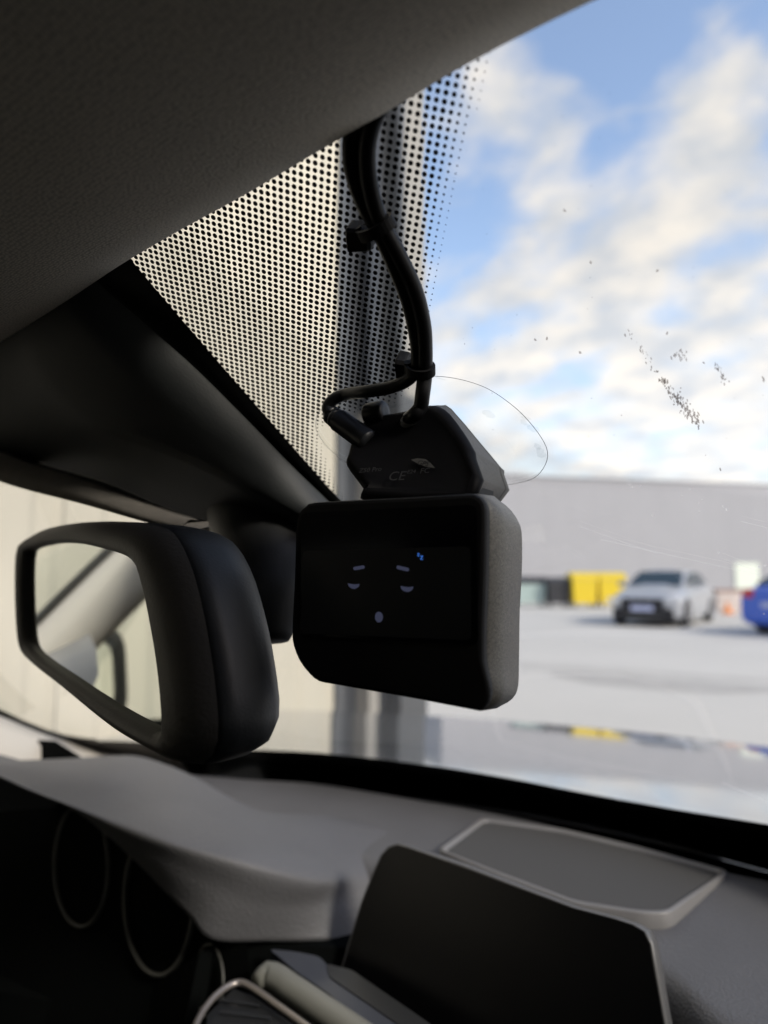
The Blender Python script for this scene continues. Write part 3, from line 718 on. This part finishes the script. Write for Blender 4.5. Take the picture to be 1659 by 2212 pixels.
# infotainment tablet
sp0 = Vector((-.17, .420, CZ-.2)); sn = Vector((-.20, -1, .30)).normalized()
sc_px = [(806, 1880), (822, 1845), (838, 1828), (856, 1822), (880, 1828), (1000, 1868), (1120, 1914), (1240, 1960), (1330, 1984), (1370, 1997), (1396, 2012), (1410, 2040), (1420, 2100), (1440, 2212), (1455, 2300), (1000, 2290), (880, 2225), (790, 2160), (742, 2124), (733, 2108), (738, 2085), (760, 2010), (780, 1945)]
sr = [at_p(x, y, sp0, sn) for x, y in sc_px]
so_ = lambda R_, k: [p+sn*k for p in R_]
tb_ = obj('tablet_screen', *loft([inset(so_(sr, -.010), .003), so_(sr, -.008), so_(sr, -.001), inset(so_(sr, .0005), .0008), inset(so_(sr, .0002), .0016)], True, True, False), 'screenrim', car, smooth=True)
o = obj('screen_glass', inset(so_(sr, .0002), .0016), [tuple(range(len(sr)))], 'screen'); o.parent = tb_
# hood of the car, cowl, door tops, pillars, shell
def hood_u(r, f): return -.292-.03*(f-.8)-.05*(f-.8)**2-.02*(r+.27)**2
rows = []
for j in range(40):
    row = []
    for i in range(60):
        r = -1.15+1.76*i/59; fe = 1.72-.30*(r+.2)**2
        f = .80+(fe-.80)*j/39; row.append(Vector((r, f, CZ+hood_u(r, f))))
    rows.append(row)
for k in range(1, 6):
    a = k/5*pi/2; rows.append([p+Vector((0, .06*sin(a), -.12*(1-cos(a)))) for p in rows[39]])
rows.append([p+Vector((0, 0, -.5)) for p in rows[-1]])
obj('hood', *loft(rows), 'hood', car, smooth=True)
obj('cowl', *box(-1.1, .56, .60, .82, CZ-.33, CZ-.305), 'rubber', car)
# wiper lying on the cowl
obj('wiper', *tube(spline([Vector((-.62, .80, CZ-.28)), Vector((-.3, .82, CZ-.284)), Vector((.1, .79, CZ-.28))], 20), .006, 8), 'rubber', car, smooth=True)
# door top and lower pillar at the driver's side
dt = [[at_r(x, y, -.70) for x, y in [(-420, 1400), (-160, 1490), (0, 1546), (60, 1572), (120, 1594), (180, 1608), (300, 1616), (420, 1640)]]]
dt.append([p+Vector((.03, -.01, -.012)) for p in dt[0]]); dt.append([p+Vector((.045, -.015, -.035)) for p in dt[0]]); dt.append([p+Vector((.045, -.005, -.062)) for p in dt[0]])
dt.insert(0, [p+Vector((-.02, .01, -.03)) for p in dt[0]])
obj('pillar_foot', *loft([spline(q, 30) for q in dt]), 'pillar', car, smooth=True)
# driver's A pillar, climbing back from the foot to the roof
PA = spline([Vector((-.90, .47, CZ-.27)), Vector((-.89, .40, CZ-.185)), Vector((-.88, .315, CZ-.09)), Vector((-.87, .232, CZ+.0)), Vector((-.85, .13, CZ+.10)), Vector((-.82, 0, CZ+.155)), Vector((-.80, -.25, CZ+.18)), Vector((-.79, -.6, CZ+.18)), Vector((-.80, -1.2, CZ+.16))], 40)
def flat_tube(path, a, b):
    rows = []
    for i, p in enumerate(path):
        t = (path[min(i+1, len(path)-1)]-path[max(i-1, 0)]).normalized(); s = t.cross(Vector((1, 0, 0))).normalized(); w = s.cross(t)
        rows.append([p+w*(b*cos(k*pi/8))+s*(a*sin(k*pi/8)) for k in range(16)])
    return loft(rows, True, True, True)
obj('roof_pillar', *flat_tube(PA, .036, .022), 'pillar', car, smooth=True)
obj('pillar_seal', *flat_tube([p+Vector((-.012, .030, .030)) for p in PA[:34]], .006, .02), 'rubber', car, smooth=True)
PB = [Vector((.43+(p.x+.86)*-1*.0-(p.x+.93)*.6, p.y, p.z)) for p in PA]
obj('roof_pillar', *flat_tube(PB, .045, .03), 'pillar', car, smooth=True)
# doors (with windows), rear pillars, floor, tail
for s, xx in ((-1, -.94), (1, .44)):
    d = obj('door', *join([box(xx-.03, xx+.03, -.62, .62 if s > 0 else .40, CZ-1.0, CZ-.20), box(xx-.025, xx+.025, -1.62, -.66, CZ-1.0, CZ-.18)]), 'dark', car)
    obj('middle_pillar', *box(xx-.02, xx+.04, -.66, -.58, CZ-.2, CZ+.18), 'pillar', car)
    w = [Vector((xx, -.58, CZ-.20)), Vector((xx, .60, CZ-.20)), Vector((xx+.02, .42, CZ-.02)), Vector((xx+.05, .2, CZ+.10)), Vector((xx+.08, -.1, CZ+.165)), Vector((xx+.08, -.58, CZ+.17))] if s < 0 else [Vector((xx, -.58, CZ-.20)), Vector((xx, .60, CZ-.20)), Vector((xx-.02, .42, CZ-.02)), Vector((xx-.05, .2, CZ+.10)), Vector((xx-.08, -.1, CZ+.165)), Vector((xx-.08, -.58, CZ+.17))]
    o = obj('window', w, [tuple(range(6))], 'sideglass' if s < 0 else 'privacy_dim'); o.parent = car  # passenger pane made dark only to dim light from the right
obj('floor_pan', *box(-.98, .48, -1.9, .6, .26, .30), 'carpet', car)
obj('firewall', *box(-.96, .46, .62, .66, .3, CZ-.262), 'dark', car)
obj('tailgate', *join([box(-.98, .48, -1.95, -1.9, .3, CZ-.12), box(-.98, .48, -1.95, -1.9, CZ+.12, CZ+.2), box(-.98, -.80, -1.95, -1.9, CZ-.12, CZ+.12), box(.3, .48, -1.95, -1.9, CZ-.12, CZ+.12)]), 'dark', car)
obj('quarter_panel', *box(-.98, -.94, -1.9, -1.62, .3, CZ+.2), 'dark', car); obj('quarter_panel', *box(.44, .48, -1.9, -1.62, .3, CZ+.2), 'dark', car)
obj('roof_panel', *box(-.98, .48, -1.96, -1.2, CZ+.212, CZ+.23), 'hood', car)
for xx in (-.90, .40):
    obj('rear_side_window', [Vector((xx, -.66, CZ-.18)), Vector((xx, -1.62, CZ-.18)), Vector((xx, -1.62, CZ+.19)), Vector((xx, -.66, CZ+.19))], [(0, 1, 2, 3)], 'privacy_dim', car)
obj('rear_window', [Vector((-.8, -1.92, CZ-.12)), Vector((.3, -1.92, CZ-.12)), Vector((.3, -1.92, CZ+.12)), Vector((-.8, -1.92, CZ+.12))], [(0, 1, 2, 3)], 'privacy_dim', car)
for x in (-.62, .08):      # seats
    s_ = obj('seat', *join([(roundpoly([Vector((x-.24, -.95, .45)), Vector((x+.24, -.95, .45)), Vector((x+.24, -.45, .5)), Vector((x-.24, -.45, .5))], .06)+roundpoly([Vector((x-.24, -.95, .6)), Vector((x+.24, -.95, .6)), Vector((x+.24, -.45, .66)), Vector((x-.24, -.45, .66))], .06),
        [tuple(range(19, -1, -1)), tuple(range(20, 40))]+[(i, (i+1) % 20, 20+(i+1) % 20, 20+i) for i in range(20)]), box(x-.23, x+.23, -1.05, -.92, .55, 1.2), box(x-.12, x+.12, -1.05, -.97, 1.2, 1.36)]), 'carpet', car)

# exterior door mirror, driver's side (seen in the rear-view mirror)
dm = thing('door_mirror', 'black exterior door mirror seen reflected in the rear view mirror', 'door mirror', (-1.12, .42, CZ-.16))
cm = Vector((-1.12, .315, CZ-.165)); ex = Vector((.83, .55, 0)).normalized(); ez = Vector((0, 0, 1)); ey = Vector((.55, -.83, 0)).normalized()
prof = roundpoly([cm+ex*-.12+ez*-.08, cm+ex*.12+ez*-.07, cm+ex*.10+ez*.075, cm+ex*-.10+ez*.08], .05, 6)
obj('shell', *loft([ring_scale(prof, .3, -ey*.09), ring_scale(prof, .75, -ey*.075), ring_scale(prof, 1, -ey*.03), prof, ring_scale(prof, .74, -ey*.006)], True, True, False), 'rubber', dm, smooth=True)
obj('mirror_glass', ring_scale(prof, .74, -ey*.006), [tuple(range(len(prof)))], 'mirror', dm)
obj('arm', *box(-1.08, -.95, .36, .41, CZ-.25, CZ-.22), 'rubber', dm)

# =====================================================================================
#  REAR-VIEW MIRROR
# =====================================================================================
mp0 = at_f(345, 1390, .172)
mn = Vector((-.37, -.925, 0)).normalized()       # faces the driver, tipped slightly down
def MP(x, y, off=0): return at_p(x, y, mp0+mn*off, mn)
rv = thing('rear_view_mirror', 'black rear view mirror hanging left of the dashcam, reflecting the beige pillar', 'mirror', mp0)
bez = [(39, 1185), (51, 1166), (78, 1146), (125, 1131), (184, 1126), (240, 1127), (300, 1133), (337, 1147), (360, 1180), (378, 1225), (391, 1271), (414, 1389), (428, 1500), (434, 1584), (428, 1630), (410, 1652), (385, 1656), (355, 1645), (273, 1596), (156, 1498), (59, 1416), (44, 1380), (38, 1300), (37, 1232)]
gl = [(58, 1215), (62, 1192), (98, 1178), (148, 1173), (195, 1178), (245, 1190), (289, 1205), (305, 1222), (314, 1250), (324, 1287), (344, 1389), (353, 1450), (359, 1506), (364, 1575), (361, 1588), (350, 1584), (250, 1529), (156, 1467), (78, 1412), (63, 1389), (59, 1345), (57, 1280)]
NB = 96
bz = spline([MP(x, y) for x, y in bez], NB, True); g0 = spline([MP(x, y) for x, y in gl], NB, True)
# align the two rings by direction from the centre
cc = sum(g0, Vector())/NB
mx_ = Vector((mn.y, -mn.x, 0)).normalized(); my_ = mn.cross(mx_).normalized()
def ang(p): d = p-cc; return math.atan2(d.dot(my_), d.dot(mx_))
def by_angle(ring, angs):
    out = []; n = len(ring); A_ = [ang(p) for p in ring]
    for t in angs:
        best = None
        for i in range(n):
            a, b = A_[i], A_[(i+1) % n]; da = (b-a+pi) % (2*pi)-pi; dt_ = (t-a+pi) % (2*pi)-pi
            if abs(da) > 1e-9 and 0 <= dt_/da <= 1: best = ring[i]+(ring[(i+1) % n]-ring[i])*(dt_/da); break
        out.append(best if best is not None else min(ring, key=lambda p: abs((ang(p)-t+pi) % (2*pi)-pi)))
    return out
angs = [ang(p) for p in g0]
bz = by_angle(bz, angs)
def mixr(a, b, t, off): return [p*(1-t)+q*t+mn*off for p, q in zip(a, b)]
obj('mirror_frame', *loft([mixr(g0, bz, 0, -.001), mixr(g0, bz, .04, .0025), mixr(g0, bz, .25, .0045), mixr(g0, bz, .6, .0035), mixr(g0, bz, .9, -.001), mixr(g0, bz, 1, -.006)], True), 'mirrorframe', rv, smooth=True)
obj('mirror_glass', [p-mn*.001 for p in g0], [tuple(range(NB))], 'mirror', rv)
shell = [mixr(g0, bz, 1.0, -.0062), mixr(g0, bz, 1.03, -.0075)]
SH = Vector((0, 0, 0))
bc = sum(bz, Vector())/NB
def sh(s, off, lat=0): return [bc+(p-bc)*s-mn*off+mx_*lat for p in bz]
shell = [sh(.992, .0063), sh(1.006, .0075), sh(1.008, .013), sh(1.0, .021), sh(.975, .028), sh(.93, .0335), sh(.85, .038), sh(.6, .042), sh(.25, .043)]
obj('mirror_shell', *loft(shell, True, False, True), 'mirrorshell', rv, smooth=True)
# ball arm behind the mirror up to the sensor cover
arm = []
for px, y, rr_, f in [(580, 1110, .034, .30), (585, 1160, .030, .288), (595, 1225, .026, .275), (592, 1290, .023, .266), (588, 1345, .019, .260), (588, 1385, .008, .258)]:
    arm.append((at_f(px, y, f), rr_))
path = spline([a for a, _ in arm], 24)
rad = [a for _, a in arm]
def rfun(t):
    k = t*(len(rad)-1); i = min(int(k), len(rad)-2); return rad[i]*(1-(k-i))+rad[i+1]*(k-i)
obj('mirror_arm', *tube(path, rfun, 20), 'black', rv, smooth=True)

# =====================================================================================
#  DASHCAM
# =====================================================================================
dcm = thing('dashcam', 'black dashcam with a dim sleeping face on its screen stuck to the windshield', 'dashcam', at_f(900, 1300, .2))
FO = [(661, 1092), (679, 1085), (783, 1079), (900, 1073), (1010, 1067), (1030, 1069), (1044, 1080), (1050, 1100), (1050, 1160), (1048, 1253), (1045, 1330), (1044, 1383), (1045, 1425), (1052, 1456), (1059, 1488), (1056, 1515), (1040, 1534), (1020, 1533), (902, 1511), (800, 1493), (716, 1478), (687, 1472), (668, 1457), (646, 1428), (633, 1394), (630, 1365), (633, 1300), (636, 1240), (639, 1150), (645, 1110)]
BK = {5: (1083, 1083), 6: (1108, 1104), 7: (1128, 1136), 8: (1133, 1170), 9: (1132, 1250), 10: (1128, 1315), 11: (1127, 1385), 12: (1126, 1432), 13: (1125, 1468), 14: (1121, 1492), 15: (1110, 1509), 16: (1087, 1523), 4: (1052, 1066), 17: (1060, 1528)}
F0 = .200; FB = .238
fr = [at_f(x, y, F0) for x, y in FO]
bk = [at_f(*BK[i], FB) if i in BK else Vector((fr[i].x, FB, fr[i].z)) for i in range(len(FO))]
def sub(R_, n=2):   # densify closed ring consistently
    out = []
    k = len(R_)
    for i in range(k):
        p0, p1, p2, p3 = R_[i-1], R_[i], R_[(i+1) % k], R_[(i+2) % k]
        out.append(p1); out.append((p1+p2)*.5625-(p0+p3)*.0625)
    return out
fr, bk = sub(fr), sub(bk)
def mixf(t): return [a*(1-t)+b*t for a, b in zip(fr, bk)]
o = obj('front_bezel', *loft([inset(mixf(0), .0016, Vector((0, -.0006, 0))), inset(mixf(0), .0005, Vector((0, -.0002, 0))), mixf(.02), mixf(.085)], True, True, True), 'camblack', dcm, smooth=False)
obj('rear_housing', *loft([inset(mixf(.1), .0004), mixf(.105), mixf(.5), mixf(.93), inset(mixf(.98), .0012), inset(mixf(1.0), .005)], True, False, True), 'camspeckle', dcm, smooth=True)
obj('seam', *loft([inset(mixf(.08), .0006), inset(mixf(.11), .0006)], True), 'black', dcm)
glp = [at_f(x, y, F0-.0009) for x, y in [(652, 1108), (1030, 1090), (1033, 1395), (647, 1372)]]
glr = roundpoly(glp, .003, 5)
obj('screen', *loft([[p+Vector((0, .0004, 0)) for p in glr], glr], True, False, True), 'camglass', dcm)
def icon(name, pts, m='icon'):
    P_ = [at_f(x, y, F0-.0011) for x, y in pts]
    return obj(name, P_, [tuple(range(len(P_)))], m, dcm)
def bar(cx, cy_, L_, h_, a):
    out = []
    for k in range(9):
        t = -pi/2+pi*k/8; out.append((L_/2-h_/2+h_/2*cos(t), h_/2*sin(t)))
    for k in range(9):
        t = pi/2+pi*k/8; out.append((-L_/2+h_/2+h_/2*cos(t), h_/2*sin(t)))
    return [(cx+x*cos(a)-y*sin(a), cy_+x*sin(a)+y*cos(a)) for x, y in out]
dq = roundpoly([at_f(x, y, F0-.00098) for x, y in [(653, 1190), (1016, 1180), (1018, 1383), (650, 1368)]], .002, 4)
MT['display'] = mat('display_off_grey', (.0055, .0058, .007), .3)
obj('display', dq, [tuple(range(len(dq)))], 'display', dcm)
icon('face_brow', bar(775.5, 1226.5, 25, 7.5, -.17)); icon('face_brow', bar(870, 1228, 28, 8, .24))
def lid(cx, cy_, w, h, a):
    out = []
    for k in range(15):
        t = pi*k/14; out.append((w/2*cos(t), h*.72*sin(t)-h*.22))
    for k in range(1, 10):
        t = k/10; x = -w/2+w*t; out.append((x, -h*.22+h*.10*sin(pi*t)))
    return [(cx+x*cos(a)-y*sin(a), cy_+x*sin(a)+y*cos(a)) for x, y in out]
icon('face_eye', lid(764, 1264, 25, 16, .06)); icon('face_eye', lid(879, 1270, 28, 17, .06))
icon('face_mouth', [(818.5+8.6*cos(a), 1333+11.5*sin(a)) for a in [2*pi*k/24 for k in range(24)]])
def letter_z(x, y, w, h, t):
    for p in ([(x, y), (x+w, y+.6), (x+w, y+t+.6), (x, y+t)], [(x+w-t*1.2, y+t), (x+w, y+t), (x+t*1.2, y+h-t), (x, y+h-t)], [(x, y+h-t), (x+w, y+h-t+.6), (x+w, y+h+.6), (x, y+h)]):
        icon('sleep_letter', p, 'iconblue')
letter_z(901.5, 1195, 4.6, 6.5, 1.3); letter_z(908, 1200, 5.6, 8.5, 1.5)
# upper block (mount) between the camera and the glass
bp0 = CAM+Vector((-.13, .214, .026)); bn = Vector((0, -1, .60)).normalized()
def BP(x, y, off=0): return at_p(x, y, bp0+bn*off, bn)
FR = [(787, 1082), (790, 1064), (756, 1018), (747, 998), (752, 982), (768, 930), (800, 904), (850, 893), (905, 884), (928, 876), (950, 880), (972, 896), (1000, 934), (1018, 966), (1025, 991), (1024, 1082)]
BB = [(835, 1090), (845, 1068), (800, 1020), (792, 998), (796, 980), (808, 925), (830, 898), (870, 886), (912, 875), (935, 870), (958, 869), (978, 876), (1040, 949), (1086, 1004), (1093, 1019), (1080, 1084)]
F1 = [BP(x, y) for x, y in FR]; B1 = [on_glass(x, y, .002) for x, y in BB]
F1, B1 = sub(F1), sub(B1)
def mixb(t): return [a*(1-t)+b*t for a, b in zip(F1, B1)]
obj('mount_face', *loft([inset(mixb(0), .0050, bn*.0008), inset(mixb(0), .0035, bn*.0018), inset(mixb(0), .0012, bn*.0008), mixb(.02), mixb(.06)], True, True, False), 'mountblack', dcm, smooth=True)
obj('mount_body', *loft([mixb(.062), mixb(.3), mixb(.80)], True), 'shadedspeckle', dcm, smooth=True)
obj('mount_plate', *loft([inset(mixb(.81), .0003), mixb(.82), mixb(.97), inset(mixb(1.0), .002)], True, True, True), 'shadedspeckle', dcm, smooth=True)
# hinge neck
obj('neck', *box(at_f(792, 1080, .21).x, at_f(1010, 1080, .21).x, .219, .234, CZ+.020, CZ+.031), 'camblack', dcm)
# knob and grommet on top
kb = BP(812, 893, .001)
kx = (BP(845, 888)-BP(790, 897)).normalized()
obj('button', *lathe(kb-kx*.0045, kx, [(0, .002), (0, .0042), (.001, .0048), (.008, .0048), (.009, .0042), (.009, .002)], 20), 'cable', dcm, smooth=True)
gk = BP(883, 904, .0016)
obj('grommet', *lathe(gk-bn*.002, bn, [(0, .0042), (.0015, .0042), (.002, .0036), (.002, .001)], 20), 'labelgrey', dcm, smooth=True)
# print on the face of the mount
ex_ = Vector((1, 0, 0)); ey_ = bn.cross(ex_).normalized()
if ey_.z < 0: ey_ = -ey_
def text(s, x, y, size, m, rot=0, par=dcm, off=.0026, name='lettering'):
    cu = bpy.data.curves.new(name, 'FONT'); cu.body = s; cu.size = size; cu.align_x = 'CENTER'; cu.align_y = 'CENTER'; cu.materials.append(MT[m])
    cu.resolution_u = 4
    p = BP(x, y, off); rx = ex_*cos(rot)+ey_*sin(rot); ry = -ex_*sin(rot)+ey_*cos(rot)
    mt = Matrix((( rx.x, ry.x, bn.x, p.x), (rx.y, ry.y, bn.y, p.y), (rx.z, ry.z, bn.z, p.z), (0, 0, 0, 1)))
    t_ = bpy.data.objects.new(name+'_tmp', cu); me = bpy.data.meshes.new_from_object(t_); bpy.data.objects.remove(t_)
    me.transform(mt); o = bpy.data.objects.new(name, me); COL.objects.link(o); o.parent = par
    o.matrix_parent_inverse = Matrix.Translation(-Vector(par.location)); return o
text('Z50 Pro', 800, 1015, .0030, 'print'); text('CE', 858, 1029, .0060, 'print', -.05); text('FC', 918, 1017, .0034, 'print'); text('E24', 889, 1019, .0024, 'print')
gpl = [BP(x, y, .0022) for x, y in [(888, 993), (902, 990), (920, 992), (930, 1000), (940, 1011), (920, 1008), (905, 1003)]]
obj('gps_label', gpl, [tuple(range(7))], 'labelgrey', dcm)
text('GPS', 914, 1001, .0030, 'camblack', -.25, off=.0024)
# static film disc on the glass
fpx = [(945, 808), (1040, 828), (1110, 872), (1160, 925), (1184, 970), (1176, 1005), (1150, 1030), (1095, 1043), (1000, 1052), (880, 1046), (790, 1020), (744, 992), (717, 969), (700, 950), (685, 921), (692, 885), (735, 852), (830, 820)]
film_ring = spline([on_glass(x, y, .0014) for x, y in fpx], 110, True)
fm = obj('mounting_film', film_ring, [tuple(range(110))], 'film', dcm)
obj('film_edge', *loft([inset(film_ring, .00014), inset(film_ring, -.00010)], True), 'filmedge', dcm)
for (x, y, w, h) in [(1058, 889, 15, 8), (1137, 897, 12, 5), (1133, 906, 8, 6), (1142, 912, 5, 3), (1155, 920, 14, 7), (1163, 958, 9, 7), (1170, 972, 11, 12), (1128, 887, 5, 3), (955, 812, 12, 2)]:
    P_ = []
    for k in range(14):
        a = 2*pi*k/14; s_ = random.uniform(.75, 1.15); P_.append(on_glass(x+w*cos(a)*s_, y+h*sin(a)*s_+.3*w*cos(a)*s_, .0018))
    obj('air_blotch', P_, [tuple(range(14))], 'blotch', dcm)

# =====================================================================================
#  CABLES
# =====================================================================================
def CP(x, y, off):      # a point standing off the glass by 'off', on the sight line
    p = on_glass(x, y); d = (p-CAM).normalized(); n = Vector((0, -SLOPE, -1)).normalized()
    return p-d*(off/abs(d.dot(n)))
c1 = [(835, 205, .0062), (806, 262, .0062), (793, 320, .0062), (797, 392, .006), (818, 470, .006), (860, 550, .0062), (895, 625, .0066), (914, 700, .007), (918, 760, .008), (917, 815, .010), (913, 850, .014), (906, 878, .022), (893, 894, .026)]
P1 = [CP(x, y, o_) for x, y, o_ in c1[:-2]]+[BP(908, 880, .006), BP(897, 894, .0052), BP(884, 904, .001)]
k1 = tag(obj('camera_cable', *tube(spline(P1, 110), .0029, 14), 'cable', smooth=True), 'thicker black cable running straight down into the top of the dashcam mount', 'cable')
c2 = [(790, 205, .0058), (768, 262, .0058), (757, 310, .0058), (761, 370, .0058), (785, 440, .0058), (818, 500, .0062), (850, 570, .0064), (879, 645, .0066), (896, 715, .007), (902, 765, .008), (898, 800, .009), (878, 822, .0095), (840, 838, .010), (790, 846, .0105)]
P2 = [CP(x, y, o_) for x, y, o_ in c2]+[BP(748, 852, .008), BP(722, 862, .0078), BP(708, 880, .0066), BP(714, 896, .0052)]
k2 = thing('power_cable', 'black cable that loops left over the mount and ends in a ribbed plug', 'cable', P2[0])
obj('cord', *tube(spline(P2, 130), .0026, 14), 'cable', k2, smooth=True)
pa, pb = BP(712, 894, .004), BP(800, 957, -.0008); ax = pb-pa; Lp = ax.length
pr = [(0, .001), (0, .0034), (.0012, .0042), (.0026, .0042), (.0028, .0033), (.0038, .0033), (.004, .0044), (.0052, .0044), (.0054, .0034), (.0062, .0034), (.0064, .0046)]
h = .0068
while h < Lp-.001:
    pr += [(h, .0049), (h+.0004, .0044)]; h += .0008
pr += [(Lp, .0038)]
obj('ribbed_plug', *lathe(pa, ax, pr, 22), 'plug', k2, smooth=True)
# cable clips with their straps
def clip(x, y, bx0, by0, bx1, by1, off, label, lx, ly, lr, tx, ty):
    p = CP(x, y, off); t = thing('cable_clip', label, 'cable clip', p, 'adhesive clips holding the cables to the glass')
    q = [CP(bx0, by0, .001), CP(bx1, by0+(by1-by0)*.1, .001), CP(bx1+3, by1, .001), CP(bx0+5, by1+3, .001)]
    q = roundpoly(q, .0012, 3); n = Vector((0, -SLOPE, -1)).normalized()
    obj('clip_pad', *loft([q, [p_+n*.006 for p_ in q], inset([p_+n*.0075 for p_ in q], .001)], True, True, True), 'clip', t)
    c_ = CP(lx, ly, off); tan = (CP(tx, ty, off)-c_).normalized(); a = tan.cross(n).normalized()
    pth = [c_+a*(lr*cos(2*pi*k/28))+n*(lr*.72*sin(2*pi*k/28)) for k in range(29)]
    rows = []
    for p_ in pth:
        rad_ = (p_-c_).normalized(); rows.append([p_+tan*.0019+rad_*-.0003, p_+tan*.0019+rad_*.0008, p_-tan*.0019+rad_*.0008, p_-tan*.0019-rad_*.0003])
    obj('strap', *loft(rows, True), 'clip', t)
    k_ = c_+a*lr; obj('strap_buckle', *lathe(k_-tan*.0024, tan, [(0, .0014), (.0048, .0014)], 8), 'clip', t)
    return t
clip(805, 490, 758, 474, 812, 524, .0062, 'upper cable clip around both cables near the headliner', 812, 492, .0062, 842, 550)
clip(905, 800, 862, 756, 888, 806, .009, 'lower cable clip just above the dashcam mount', 908, 797, .0050, 910, 840)
